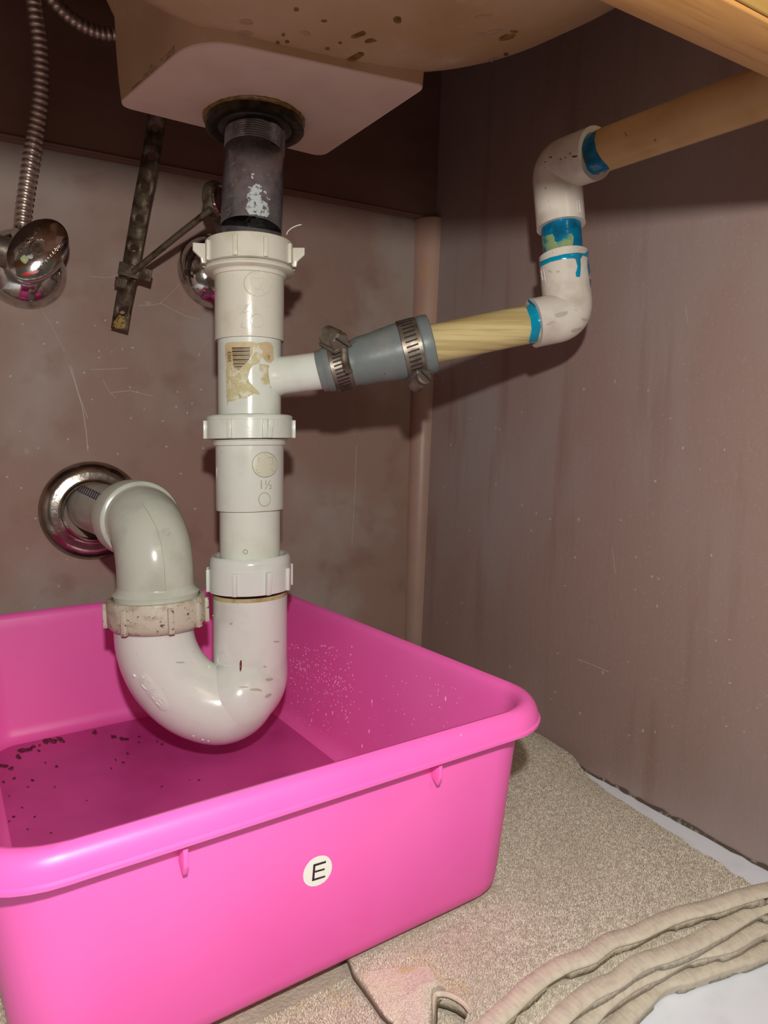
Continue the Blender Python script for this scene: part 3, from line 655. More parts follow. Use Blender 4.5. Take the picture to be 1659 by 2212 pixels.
# ================================================================== side branch: coupling, clamps and drain line
G = lambda x, y, D: at(x, y, D=D)
ca, cb = G(702, 800, .400), G(934, 742, .398)
CD = (cb-ca).normalized(); LC = (cb-ca).length
def rp(w, D=.4): return w/2*D/FPX
cpl = thing('rubber_coupling', 'grey rubber reducing coupling clamped on the side branch', 'coupling', ca)
lathe('sleeve', ca, CD, [(rp(78), 0), (rp(92), 0), (rp(96), .001), (rp(97), .004), (rp(97), .017), (rp(99), .019), (rp(104), .021), (rp(108), .030), (rp(118), .041), (rp(120), LC-.020), (rp(121), LC-.012), (rp(122), LC-.0065), (rp(126), LC-.006), (rp(127), LC-.0035), (rp(124), LC-.0005), (rp(120), LC), (rp(84), LC), (rp(84), LC-.01)], 'rubber', cpl, 72, 35)
lathe('torn_edge', ca-CD*.0035, CD, [(rp(80), 0), (rp(88), .0002), (rp(92), .004), (rp(80), .004)], 'rubber', cpl, 24, 60)
def clamp(label, c, r, w, screw_ang, sdir, scale=1.0, slots=38):
    t = thing('hose_clamp', label, 'hose clamp', c, 'worm drive clamps on the grey coupling')
    u, v, d = frame(CD)
    lathe('band', c-CD*(w/2), CD, [(r, 0), (r+.0007, .0003), (r+.0007, w-.0003), (r, w)], 'steel', t, 72, 35)
    # slots
    VS, FS = [], []
    base = TOCAM; b1 = (base-CD*base.dot(CD)).normalized(); b2 = CD.cross(b1).normalized()
    if b2.z < 0: b2 = -b2
    for k in range(slots):
        a = 2*math.pi*k/slots
        if abs(((math.degrees(a)-screw_ang+180) % 360)-180) < 24: continue
        n = b1*math.cos(a)+b2*math.sin(a); tt = -b1*math.sin(a)+b2*math.cos(a)
        vs, fs = box_g(c+n*(r+.0006), CD*(w*.30)+tt*.0003, tt*.0005, n*.00025)
        FS += [tuple(i+len(VS) for i in f) for f in fs]; VS += vs
    mesh('slot_row', VS, FS, 'steel_slot', t, 0)
    a = math.radians(screw_ang); n = b1*math.cos(a)+b2*math.sin(a); tt = -b1*math.sin(a)+b2*math.cos(a)
    s = Vector(sdir).normalized(); s = (s-n*s.dot(n)).normalized()
    hc = c+n*(r+.0042*scale)
    # screw housing: arched hood
    path = []
    lathe('screw_housing', hc-s*.0065*scale, s, [(.0008, 0), (.0042*scale, .0003), (.0050*scale, .001), (.0050*scale, .0085*scale), (.0044*scale, .0095*scale), (.002, .0095*scale)], 'steel', t, 28, 40)
    box('housing_foot', c+n*(r+.0012), s*.0075*scale, s.cross(n)*.0052*scale, n*.0012, 'steel', t, .0005)
    head = hc+s*.0032*scale
    lathe('screw_head', head, s, [(.0030*scale, -.001), (.0046*scale, 0), (.0048*scale, .0008), (.0048*scale, .0030*scale), (.0040*scale, .0040*scale), (.0001, .0042*scale)], 'steel', t, 6 if scale > 1 else 24, 30)
    sl = s.cross(n).normalized()*.6+n*.8
    box('screw_slot', head+s*.0042*scale, sl.normalized()*.0042*scale, s.cross(sl).normalized()*.0005, s*.0003, 'steel_slot', t)
    return t
c1 = ca+CD*.0098; c2 = ca+CD*(LC-.0125)
clamp('rusty worm clamp at the narrow end of the coupling, screw on top', c1, rp(97), .0115, 58, (TOCAM*1.0+CD*.55+Vector((0, 0, -.55))), 1.15)
clamp('worm clamp at the wide end of the coupling, screw hanging below', c2, rp(121), .0115, -72, (TOCAM*1.0+CD*.35+Vector((0, 0, -.2))), .95)
# loose strap tongue of the near clamp
tg = tube('band_tail', [c1+TOCAM*(rp(97)+.001)+Vector((0, 0, .008))+CD*.000, c1+TOCAM*(rp(97)+.0022)+Vector((0, 0, .0025)), c1+TOCAM*(rp(97)+.003)+Vector((0, 0, -.003))+CD*.001, c1+TOCAM*(rp(97)+.0055)+Vector((0, 0, -.0055))+CD*.002], .0022, 'steel', bpy.data.objects['hose_clamp'], 10, ell=.4)

pE1 = G(1150, 694, .405)
E1c = G(1228, 683, .408)
lp = thing('drain_pipe', 'straw-yellow plastic pipe between grey coupling and lower elbow', 'pipe', cb)
rP = rp(83, .402)
lowp = tube('pipe_wall', [cb-CD*.008, E1c.lerp(cb, .12)], rP, 'pvc_straw', lp, 40)
BP = bvh_of(lowp)
decal('primer_band', BP, [(1122, 648), (1136, 640), (1150, 640), (1166, 660), (1170, 700), (1160, 742), (1150, 745), (1142, 738), (1148, 712), (1146, 690), (1138, 668)], 'primer_thin', lp, .0002, 5)['label'] = 'teal primer smear'
E2c = G(1201, 362, .41)
VD = (E2c-E1c).normalized()
def elbow(name, label, c, da, db, la, lb_, r, m):
    """two sockets meeting at a rounded heel"""
    t = thing(name, label, 'pipe elbow', c)
    da, db = Vector(da).normalized(), Vector(db).normalized()
    q = .55*r
    path = [c+da*la, c+da*(q+.0005)]
    for i in range(1, 12):
        s = i/12; path.append((c+da*q)*(1-s)**2+c*2*s*(1-s)+(c+db*q)*s*s)
    path += [c+db*(q+.0005), c+db*lb_]
    o = tube('body', path, r, m, t, 48, True, 50)
    return t, o
rS = rp(103, .41)
d_in = (cb-E1c).normalized()
eb1, e1o = elbow('pipe_elbow', 'lower white elbow with blue primer runs, beside the right wall', E1c, d_in, VD, (E1c-G(1153, 693, .405)).length+.0005, (G(1218, 552, .409)-E1c).length, rS, 'pvc_fit')
P2 = G(1630, 207, .31); UD = (P2-E2c).normalized()
eb2, e2o = elbow('pipe_elbow', 'upper white elbow turning towards the viewer, beside the right wall', E2c, -VD, UD, (G(1206, 492, .41)-E2c).length, (G(1272, 338, .382)-E2c).length-.0012, rS*1.0, 'pvc_fit')
nip = thing('pipe_nipple', 'short vertical pipe smeared with blue primer between the two elbows', 'pipe', E1c)
npo = tube('pipe_wall', [E1c+VD*.02, E2c-VD*.012], rp(84, .41), 'primer', nip, 40)
BN = bvh_of(npo)
decal('bare_patch', BN, [(1170, 512), (1182, 508), (1194, 506), (1198, 512), (1198, 520), (1204, 524), (1212, 520), (1222, 508), (1234, 504), (1239, 512), (1238, 526), (1234, 536), (1222, 542), (1206, 546), (1194, 552), (1184, 548), (1176, 534), (1170, 524)], 'primer_pale', nip, .00018, 4)['label'] = 'pale green thinly coated patch'
up = thing('drain_pipe', 'amber plastic pipe from the upper elbow out past the front rail', 'pipe', E2c)
pend = E2c+UD*((.135-E2c.y)/UD.y)
upo = tube('pipe_wall', [E2c+UD*.012, pend], rP*1.0, 'pvc_pale', up, 40)
BUP = bvh_of(upo); BE1, BE2 = bvh_of(e1o), bvh_of(e2o)
decal('primer_band', BUP, [(1258, 284), (1276, 274), (1290, 276), (1284, 300), (1288, 325), (1300, 345), (1314, 360), (1322, 374), (1312, 392), (1295, 392), (1272, 376), (1260, 340), (1256, 310)], 'primer', up, .0002, 5)
decal('primer_band', BE1, [(1166, 566), (1190, 556), (1220, 549), (1246, 546), (1262, 548), (1272, 540), (1270, 556), (1258, 552), (1253, 560), (1254, 574), (1253, 594), (1252, 599), (1244, 598), (1243, 590), (1247, 576), (1243, 560), (1238, 558), (1215, 560), (1190, 566), (1172, 574), (1168, 578)], 'primer_thin', eb1, .0003, 3, dome=.0003)['label'] = 'blue primer run'
decal('primer_run', BE1, [(1269, 552), (1273, 580), (1278, 610), (1281, 628), (1284, 644), (1280, 646), (1276, 630), (1272, 600), (1268, 575)], 'primer', eb1, .0003, 3)
relief('primer_rim', BE1, [[(1124, 650), (1140, 646), (1156, 662), (1163, 690), (1160, 720), (1152, 740), (1145, 745)]], .0007, 'primer', eb1)
relief('molded_mark', BE1, [[(1174, 582), (1178, 608)], [(1169, 584), (1172, 606)], [(1167, 588), (1170, 590)], [(1168, 596), (1171, 598)]], .0004, 'pvc_fit', eb1)
relief('molded_mark', BE2, [[(1246, 433), (1249, 458)], [(1251, 433), (1254, 458)], [(1250, 440), (1254, 441)], [(1251, 450), (1255, 451)]], .0004, 'pvc_fit', eb2)
for i, (x, y, a, b_, r_) in enumerate([(1242, 338, 7, 2, 0), (1212, 344, 2, 1.5, 0), (1190, 340, 3, 1.5, 0), (1178, 350, 2, 1.5, 0), (1222, 341, 2, 1.5, 0)]):
    decal('scuff', BE2, blob(x, y, a, b_, r_, 8, .3, i+90), 'mark', eb2, .0002, 2)
for i, (x, y, a, b_, r_) in enumerate([(1214, 678, 16, 5, -.3), (1188, 698, 10, 3, -.4), (1246, 712, 14, 4, -.3), (1205, 587, 4, 2, 0), (1188, 586, 4, 2, .5), (1262, 690, 6, 3, .2)]):
    decal('scuff', BE1, blob(x, y, a, b_, r_, 10, .35, i+100), 'smudge', eb1, .00015, 3)

# ================================================================== supply valves and hoses at the back wall
def escutcheon(name, label, x, y, rpx, parent=None):
    c = at(x, y, Y=YW); D = (c-CAM).dot(F); r = rpx*D/FPX
    if parent is None: t = thing(name, label, 'escutcheon', c)
    else: t = parent
    lathe('dome', c, (0, -1, 0), [(r, .0004), (r, .0012), (r*.97, .004), (r*.88, .009), (r*.72, .0135), (r*.5, .0165), (r*.3, .018), (r*.22, .021), (r*.18, .021)], 'chrome', t, 72, 60)
    return t, c, r
e1, ec1, er1 = escutcheon('valve_escutcheon', 'bell-shaped chrome escutcheon behind the oval valve handle at left edge', 52, 582, 84)
e2, ec2, er2 = escutcheon('valve_escutcheon', 'bell-shaped chrome escutcheon half hidden behind the upper tee', 462, 590, 78)
v1 = thing('stop_valve', 'chrome stop valve with worn oval handle at the left edge', 'valve', ec1)
lathe('stem', ec1+Vector((0, -.018, 0)), (0, -1, 0), [(.006, 0), (.0075, .001), (.0075, .012), (.010, .013), (.010, .026), (.0045, .027), (.0045, .031)], 'chrome', v1, 24)
hose_b = at(47, 497, D=.475)
hb = ec1+Vector((0, -.037, 0))
tube('outlet', [ec1+Vector((0, -.037, 0)), hose_b-Vector((0, 0, .004))], .0068, 'chrome', v1, 20)
tube('body_barrel', [hb+Vector((-.024, .008, .006)), hb+Vector((.002, .004, 0))], .0095, 'steel', v1, 24)
# oval handle
hc = at(82, 540, D=.455); hn = Vector((CAM.x-hc.x-.03, CAM.y-hc.y, .03)).normalized()
mj = (R*.60+U*.80); mj = (mj-hn*mj.dot(hn)).normalized(); mn = hn.cross(mj).normalized()
a_, b_ = 78*.455/FPX, 51*.455/FPX
def oval(k, h, n=64): return [hc+mj*(a_*k*math.cos(2*math.pi*i/n))+mn*(b_*k*math.sin(2*math.pi*i/n))+hn*h for i in range(n)]
hd_ = loft('handle', [oval(.80, -.0125), oval(.88, -.0125), oval(.93, -.0085), oval(.97, -.004), oval(1.0, -.0004), oval(.985, .0009), oval(.95, .0013), oval(.8, .0026), oval(.55, .0040), oval(.30, .0047), oval(.28, .0047), oval(.26, .0030), oval(.001, .0030)], 'chrome', v1, True, False, 50)
BHD = bvh_of(hd_)
lathe('handle_screw', hc+hn*.0026, hn, [(.0036, 0), (.0036, .0007), (.0001, .0009)], 'rust', v1, 20)
tube('handle_stem', [hb, hc-hn*.002], .0045, 'chrome', v1, 16)
# raised characters, worn beyond reading
ch = []
rn = random.Random(11)
for (x0, y0, x1, y1, n) in ((42, 540, 84, 492, 6), (84, 583, 131, 527, 10)):
    for i in range(n):
        x = x0+(x1-x0)*i/(n-1); y = y0+(y1-y0)*i/(n-1)
        ch += [[(x-2.5, y-3), (x+1, y+3.5)], [(x+rn.uniform(-2, 2), y-rn.uniform(1, 3)), (x+3.5, y+rn.uniform(-1, 2))], [(x+1, y-3.5), (x+4, y+1.5)]]
relief('raised_lettering', BHD, ch, .0004, 'chrome', v1)
decal('mineral_crust', BHD, blob(54, 561, 9, 10, .3, 12, .25, 4), 'crust', v1, .0003, 3, dome=.0012)['label'] = 'pale yellow-green mineral crust'
decal('mineral_crust', BHD, blob(66, 554, 6, 5, .3, 10, .25, 5), 'lime', v1, .0003, 3, dome=.0008)
decal('red_mark', BHD, [(46, 592), (60, 587), (84, 584), (82, 589), (66, 594), (52, 596)], 'red', v1, .0004, 3)['label'] = 'red indicator mark'
def hose(name, label, pts, r, pitch, rad2=None):
    path0 = catmull(pts, 40); out = [path0[0]]; acc = 0
    # resample evenly
    L = [0]
    for a, b in zip(path0, path0[1:]): L.append(L[-1]+(b-a).length)
    n = int(L[-1]/(pitch/6)); path = []; j = 0
    for i in range(n+1):
        s = L[-1]*i/n
        while j < len(L)-2 and L[j+1] < s: j += 1
        t = (s-L[j])/max(1e-9, L[j+1]-L[j]); path.append(path0[j].lerp(path0[j+1], min(1, t)))
    rs_ = [r*(1.0 if (i % 6) in (1, 2, 3) else .93 if (i % 6) in (0, 4) else .80) for i in range(n+1)]
    t = thing(name, label, 'supply hose', pts[-1], 'corrugated metal supply hoses')
    tube('corrugated_sleeve', path, rs_, 'chrome_hose', t, 20, True, 60)
    return t
h1 = hose('supply_hose', 'corrugated metal hose dropping onto the left valve', [at(x, y, D=d) for x, y, d in ((68, -60, .44), (76, 20, .445), (86, 90, .45), (89, 160, .455), (86, 225, .46), (76, 290, .465), (66, 350, .468), (57, 410, .472), (51, 455, .474), (48, 492, .475))], .0055, .0040)
lathe('ferrule', at(48, 496, D=.475), (0, 0, -1), [(.0045, -.002), (.0058, -.001), (.0058, .004), (.005, .006)], 'chrome', h1, 20)
h2 = hose('supply_hose', 'corrugated metal hose curving behind the sink from the top edge', [at(x, y, D=d) for x, y, d in ((60, -75, .44), (105, -12, .444), (145, 32, .45), (188, 60, .458), (232, 73, .466), (285, 68, .475), (350, 40, .48), (420, -5, .485))], .0045, .0037)
# second valve
v2 = thing('stop_valve', 'dull metal stop valve partly hidden behind the chrome tailpiece', 'valve', ec2)
vb = ec2+Vector((0, -.034, 0))
lathe('stem', ec2+Vector((0, -.0185, 0)), (0, -1, 0), [(.006, 0), (.007, .001), (.007, .02), (.003, .021)], 'chrome', v2, 24)
gc = at(478, 432, D=.475)
tube('riser', [vb, gc], .0062, 'rust', v2, 20)
tube('body_barrel', [vb+Vector((-.003, .003, .004)), vb+Vector((.02, -.004, .004))], .009, 'chrome', v2, 20)
gd = (R*.9+TOCAM*.35).normalized()
lathe('outlet_nut', gc-gd*.009, gd, [(.001, 0), (.0105, .0004), (.0125, .002), (.0128, .007), (.0118, .0085), (.010, .0088)], 'rust', v2, 32, 40)
lathe('outlet_ring', gc, gd, [(.0102, -.001), (.0112, 0), (.0108, .001), (.0095, .0012), (.008, -.001), (.0075, .0012), (.006, .0015), (.0001, .0010)], 'chrome', v2, 32, 40)

# ================================================================== pop-up linkage
lk = thing('popup_linkage', 'rusty perforated strap with spring clip and thin pivot rod', 'linkage', at(258, 715, D=.505))
sp = [(341, 235, .475), (334, 290, .480), (322, 360, .486), (308, 430, .491), (294, 510, .497), (280, 590, .502), (268, 650, .506), (258, 712, .509)]
SPC = catmull([at(x, y, D=d) for x, y, d in sp], 8)
wn = R.copy()
def strip(name, pts, width, th, m, parent, holes=(), wv=None):
    """flat metal strip with round holes cut through it"""
    # arc length frame
    L = [0]
    for a, b in zip(pts, pts[1:]): L.append(L[-1]+(b-a).length)
    def P(s, w):
        s = max(0, min(L[-1], s)); j = max(i for i in range(len(L)-1) if L[i] <= s+1e-12)
        t = (s-L[j])/(L[j+1]-L[j]); p = pts[j].lerp(pts[j+1], t); d = (pts[j+1]-pts[j]).normalized()
        u = ((wv or R)-d*(wv or R).dot(d)).normalized(); return p+u*w, d.cross(u).normalized()
    n2 = []; e2 = []
    ns = 60
    B = [(L[-1]*i/ns, -width/2) for i in range(ns+1)]+[(L[-1]*i/ns, width/2) for i in range(ns, -1, -1)]
    n2 = [Vector(p) for p in B]; e2 = [(i, (i+1) % len(B)) for i in range(len(B))]
    for s, r in holes:
        k0 = len(n2)
        n2 += [Vector((s+r*math.cos(2*math.pi*i/16), r*math.sin(2*math.pi*i/16))) for i in range(16)]
        e2 += [(k0+i, k0+(i+1) % 16) for i in range(16)]
    r = geometry.delaunay_2d_cdt(n2, e2, [], 1, 1e-7)
    fs = []
    for f in r[2]:
        c = sum((r[0][i] for i in f), Vector((0, 0)))/len(f)
        if any((c-Vector((s, 0))).length < rr*.98 for s, rr in holes): continue
        fs.append(tuple(f))
    vs = []
    for p in r[0]:
        q, nn = P(p.x, p.y); vs.append(q)
    o = mesh(name, vs, fs, m, parent, 30)
    md = o.modifiers.new('thickness', 'SOLIDIFY'); md.thickness = th; md.offset = 0
    return o, P, L[-1]
wS = 37*.495/FPX
_, PS, LSt = strip('strap', SPC, wS, .0012, 'rust', lk, [(f*.1535, .0026) for f in (.08, .20, .335, .475, .61, .735, .905)])
pc = at(281, 585, D=.4985)
sdn = (SPC[-1]-SPC[0]).normalized(); su = (R-sdn*R.dot(sdn)).normalized(); sn = sdn.cross(su).normalized()
if sn.dot(CAM-pc) < 0: sn = -sn
box('spring_clip', pc+sn*.0018, su*(wS*.62), sdn*.0045, sn*.0011, 'rust', lk, .0005)
box('spring_clip', pc+sn*.0016+su*.0105-sdn*.0004, su*.0058, sdn*.0042, sn*.0005, 'rust', lk, .0004)
box('spring_clip', pc-sn*.003+sdn*.010-su*.006, su*.0045, sdn*.0035, sn*.0005, 'rust', lk, .0004)
tube('pivot_rod', [pc+su*.0035+sn*.003, at(380, 512, D=.478), at(456, 452, D=.462)], .0022, 'rust', lk, 14)
dirt = [(258, 680), (270, 684), (272, 704), (262, 718), (250, 716), (244, 708), (248, 694)]
BSO = BVHTree.FromPolygons([v.co.copy() for v in bpy.data.objects['strap'].data.vertices], [tuple(p.vertices) for p in bpy.data.objects['strap'].data.polygons])
dd = decal('yellow_crust', BSO, dirt, 'gold_dirt', lk, .0009, 4, dome=.0008)
if dd: dd['label'] = 'yellow crust at the strap end'

# ================================================================== pink tub
PHI = .0368; XL, XR, YF, YBK = -.0145, .2185, .2105, .5487
cph, sph = math.cos(PHI), math.sin(PHI)
def T(x, y, z): return Vector((XR+cph*(x-XR)-sph*(y-YF), YF+sph*(x-XR)+cph*(y-YF), z))
ZT, ZB0 = ZC-.1112, ZC-.2
def tring(e, z, Rr=.03, n=10): return [T(x, y, z) for x, y in rrect(XL+e, XR-e, YF+e, YBK-e, max(Rr-e*.55, .006), n)]
tub = thing('storage_tub', 'bright pink plastic tub with rolled rim standing under the trap', 'tub', T((XL+XR)/2, (YF+YBK)/2, ZB0))
hz = ZT-ZB0
rg = [tring(.0215, ZB0), tring(.0185, ZB0+.0008), tring(.0168, ZB0+.003), tring(.0160, ZB0+.007), tring(.0082, ZT-.0120), tring(.0080, ZT-.0095),
      tring(.0014, ZT-.0092), tring(.0014, ZT-.0101), tring(0, ZT-.0101), tring(-.0002, ZT-.0088), tring(.0005, ZT-.0081), tring(.0008, ZT-.0055), tring(.0018, ZT-.0028), tring(.0034, ZT-.0008), tring(.0052, ZT), tring(.0070, ZT-.0005), tring(.0084, ZT-.0019), tring(.0092, ZT-.0044),
      tring(.0100, ZT-.010), tring(.0185, ZB0+.012), tring(.0200, ZB0+.0065), tring(.0225, ZB0+.0035), tring(.0270, ZB0+.0025)]
tb_ = loft('shell', rg, 'pink', tub, True, True, 38)
BTB = bvh_of(tb_)
sheet = loft('floor_sheet', [[Vector(p) for p in tring(.030, ZB0+.0027)], [Vector(p) for p in tring(.0262, ZB0+.00262)]], 'sheet', tub, True); sheet['label'] = 'floor covered by a darker pink film'  # separate darker pink layer over the floor of the tub
BTF = bvh_of(sheet)
for (x, y0, y1) in ((390, 1826, 1880), (940, 1640, 1688)):
    pl = T(0, YF+.0105, ZT-.015); nrm = Vector((-sph, cph, 0)) @ Matrix.Identity(3) if False else Vector((-sph, cph, 0))
    p = on_plane(x, y0, T(0, YF+.006, 0), nrm); q = on_plane(x, y1, T(0, YF+.009, 0), nrm)
    xd = Vector((cph, sph, 0)); o_ = Vector((p.x, p.y, 0)); 
    f0 = Vector((-sph, cph, 0))
    prism('gusset', [o_-f0*.0030+Vector((0, 0, ZT-.0096)), o_-f0*.0028+Vector((0, 0, q.z+.004)), o_-f0*.0012+Vector((0, 0, q.z+.0006)), o_+f0*.0045+Vector((0, 0, q.z+.0035)), o_+f0*.0055+Vector((0, 0, ZT-.0096))], xd*.0016, 'pink', tub, .0003)
stk = decal('sticker', BTB, [(x, y) for x, y in [(640+px/16.59, 1830+py/16.59) for px, py in ((940, 285), (1060, 300), (1160, 365), (1235, 480), (1272, 620), (1268, 760), (1220, 930), (1130, 1090), (1010, 1225), (860, 1325), (700, 1385), (560, 1400), (430, 1375), (320, 1300), (255, 1190), (235, 1050), (245, 910), (290, 760), (370, 620), (480, 480), (620, 375), (780, 305))]], 'sticker', tub, .0002, 8)
stk['label'] = 'round white sticker'
zE = lambda px, py: (640+px/16.59, 1830+py/16.59)
for pl in ([(600, 605), (680, 580), (630, 1180), (550, 1210)], [(600, 605), (1055, 470), (1050, 545), (670, 665)], [(650, 835), (1012, 735), (1000, 800), (660, 900)], [(640, 1110), (1025, 995), (1018, 1060), (560, 1205)]):
    decal('letter_e', BTB, [zE(*p) for p in pl], 'ink', tub, .0003, 5)
# grit on the tub floor
gr = [(12, 1612), (40, 1635), (62, 1620), (70, 1614), (100, 1603), (115, 1600), (130, 1598), (205, 1582), (245, 1592), (268, 1597), (8, 1655), (24, 1660), (45, 1622), (85, 1610), (276, 1628), (266, 1648), (300, 1604), (250, 1642), (98, 1648), (84, 1622), (70, 1686), (8, 1690), (30, 1682), (60, 1700), (122, 1656), (118, 1700), (20, 1720), (240, 1660), (410, 1685), (430, 1686), (300, 1592), (340, 1602), (350, 1608), (20, 1775), (60, 1792), (110, 1800), (6, 1745), (30, 1765), (48, 1745), (14, 1806), (75, 1765), (350, 1700), (188, 1730)]
for i, (x, y) in enumerate(gr):
    big = i < 13
    decal('grit_speck', BTF, blob(x, y, random.uniform(6, 13) if big else random.uniform(1.8, 4), random.uniform(3, 6) if big else random.uniform(1.3, 2.6), random.uniform(-.4, .4), 9, .45, i), 'grit', tub, .0003, 3)
# water drops on the inner wall of the tub
rn = random.Random(21); VS, FS = [], []
def add_drop(b, x, y, r, sag=1.0):
    h = hit(b, x, y)
    if not h: return
    p, n = h; u, v, _ = frame(n); o0 = len(VS)
    rings = [(1, 0), (.86, .32), (.5, .55), (0.001, .62)]
    for k, hh in rings:
        for i in range(8):
            a = 2*math.pi*i/8; q = p+(u*math.cos(a)+v*math.sin(a)*sag)*r*k+n*r*hh; VS.append(q)
    FS.append(tuple(o0+i for i in range(8)))
    for j in range(3):
        for i in range(8): FS.append((o0+j*8+i, o0+j*8+(i+1) % 8, o0+(j+1)*8+(i+1) % 8, o0+(j+1)*8+i))
for i in range(330):
    x = 625+rn.random()**1.3*140; y = 1415+(x-625)*.55+rn.gauss(0, 50)
    if 1390 < y < 1590: add_drop(BTB, x, y, rn.uniform(.00028, .0007), 1)
for i in range(60): add_drop(BTB, rn.uniform(640, 1000), rn.uniform(1440, 1600), rn.uniform(.00025, .00045))
for x, y in ((673, 1556), (797, 1580), (782, 1612), (718, 1540), (803, 1516), (962, 1510)): add_drop(BTB, x, y, .0007, 2.0)
dp = mesh('water_droplets', VS, FS, 'water', tub, 60); dp['kind'] = 'stuff'
VS, FS = [], []
for x, y, r in ((284, 1460, .0012), (452, 1440, .0009), (447, 1246, .0008), (444, 1272, .0008), (452, 1262, .0006), (418, 1590, .0007), (438, 1598, .0008), (450, 1601, .0007), (458, 1350, .0006), (458, 1400, .0006), (460, 1330, .0006), (459, 1380, .0005), (620, 1210, .0006)):
    add_drop(BU, min(max(x, 290), 616), y, r)
if FS:
    o = mesh('water_droplets', VS, FS, 'water_pale', trap, 60); o['kind'] = 'stuff'

# ================================================================== folded towel
tow = thing('folded_towel', 'beige terry towel folded in layers under the pink tub', 'towel', (.2, .25, 0))
ZL = [.0285, .0222, .0152, .0080]          # top of each layer
edges = [
 [(1800, 1895), (1659, 1922), (1560, 1952), (1470, 1976), (1390, 2012), (1330, 2030), (1285, 2062), (1230, 2082), (1180, 2110), (1120, 2165), (1070, 2212), (1010, 2290), (900, 2420), (500, 2560), (-100, 2620), (-700, 2500)],
 [(1800, 1915), (1659, 1955), (1560, 2010), (1470, 2052), (1395, 2078), (1345, 2112), (1290, 2140), (1240, 2180), (1195, 2225), (1130, 2300), (1000, 2440), (500, 2600), (-100, 2660), (-700, 2530)],
 [(1800, 1945), (1659, 2000), (1580, 2040), (1500, 2058), (1440, 2090), (1390, 2112), (1345, 2140), (1300, 2180), (1262, 2230), (1210, 2310), (1090, 2460), (500, 2640), (-100, 2700), (-700, 2560)],
 [(1800, 1985), (1659, 2052), (1560, 2085), (1490, 2108), (1440, 2120), (1400, 2160), (1350, 2208), (1300, 2270), (1180, 2440), (500, 2680), (-100, 2740), (-700, 2590)]]
def interp(pts, t):
    """pts: list of Vector, t in 0..1 by index-length"""
    L = [0]
    for a, b in zip(pts, pts[1:]): L.append(L[-1]+(b-a).length)
    s = t*L[-1]; j = 0
    while j < len(L)-2 and L[j+1] < s: j += 1
    return pts[j].lerp(pts[j+1], (s-L[j])/(L[j+1]-L[j]))
# back edge (along the side wall, running behind the tub)
backpx = [(1659, 1922), (1600, 1880), (1560, 1852), (1500, 1818), (1440, 1782), (1380, 1745), (1330, 1716), (1285, 1684), (1240, 1660), (1200, 1640), (1118, 1600)]
rn = random.Random(9)
def smoothn(x, s=1.0): return math.sin(x*1.7*s+1.3)*.5+math.sin(x*3.1*s+.4)*.3+math.sin(x*7.3*s)*.2
hole = [(745, 2040), (762, 2088), (795, 2130), (822, 2168), (850, 2196), (875, 2240), (905, 2300), (925, 2260), (930, 2214), (934, 2180), (938, 2152), (948, 2148), (965, 2152), (985, 2160), (1008, 2176), (1012, 2186), (1000, 2210), (980, 2260), (960, 2330), (900, 2480), (300, 2480), (100, 2300), (300, 2160)]
def gback(x_):
    g_ = max(0, min(1, (1620-x_)/380)); return g_*g_*(3-2*g_)
BKP = [at(x, y, Z=ZL[0]*(1-.62*gback(x))) for x, y in backpx]
for b_, (x_, y_) in zip(BKP, backpx):
    g_ = max(0, min(1, (1290-x_)/130)); g_ = g_*g_*(3-2*g_); w_ = wx(b_.y, 0)-.0008; b_.x = min(b_.x+(w_-b_.x)*g_, w_)
GP = [(b_.y, gback(x)) for b_, (x, y) in zip(BKP, backpx)]
def backx(y, k):
    if y >= BKP[-1].y: return BKP[-1].x
    if y <= BKP[0].y: return BKP[0].x+.03
    for a, b in zip(BKP, BKP[1:]):
        if a.y <= y <= b.y: return a.x+(b.x-a.x)*(y-a.y)/(b.y-a.y)
    return 9
def seg_dist(P, Q):
    """distance of many points to a polyline"""
    P = np.array(P, dtype=float); Q = np.array([q[:2] for q in Q], dtype=float); best = np.full(len(P), 9.0)
    for a, b in zip(Q[:-1], Q[1:]):
        d = b-a; t = np.clip(((P-a) @ d)/max(1e-12, d @ d), 0, 1); best = np.minimum(best, np.hypot(*(P-a-t[:, None]*d).T))
    return best
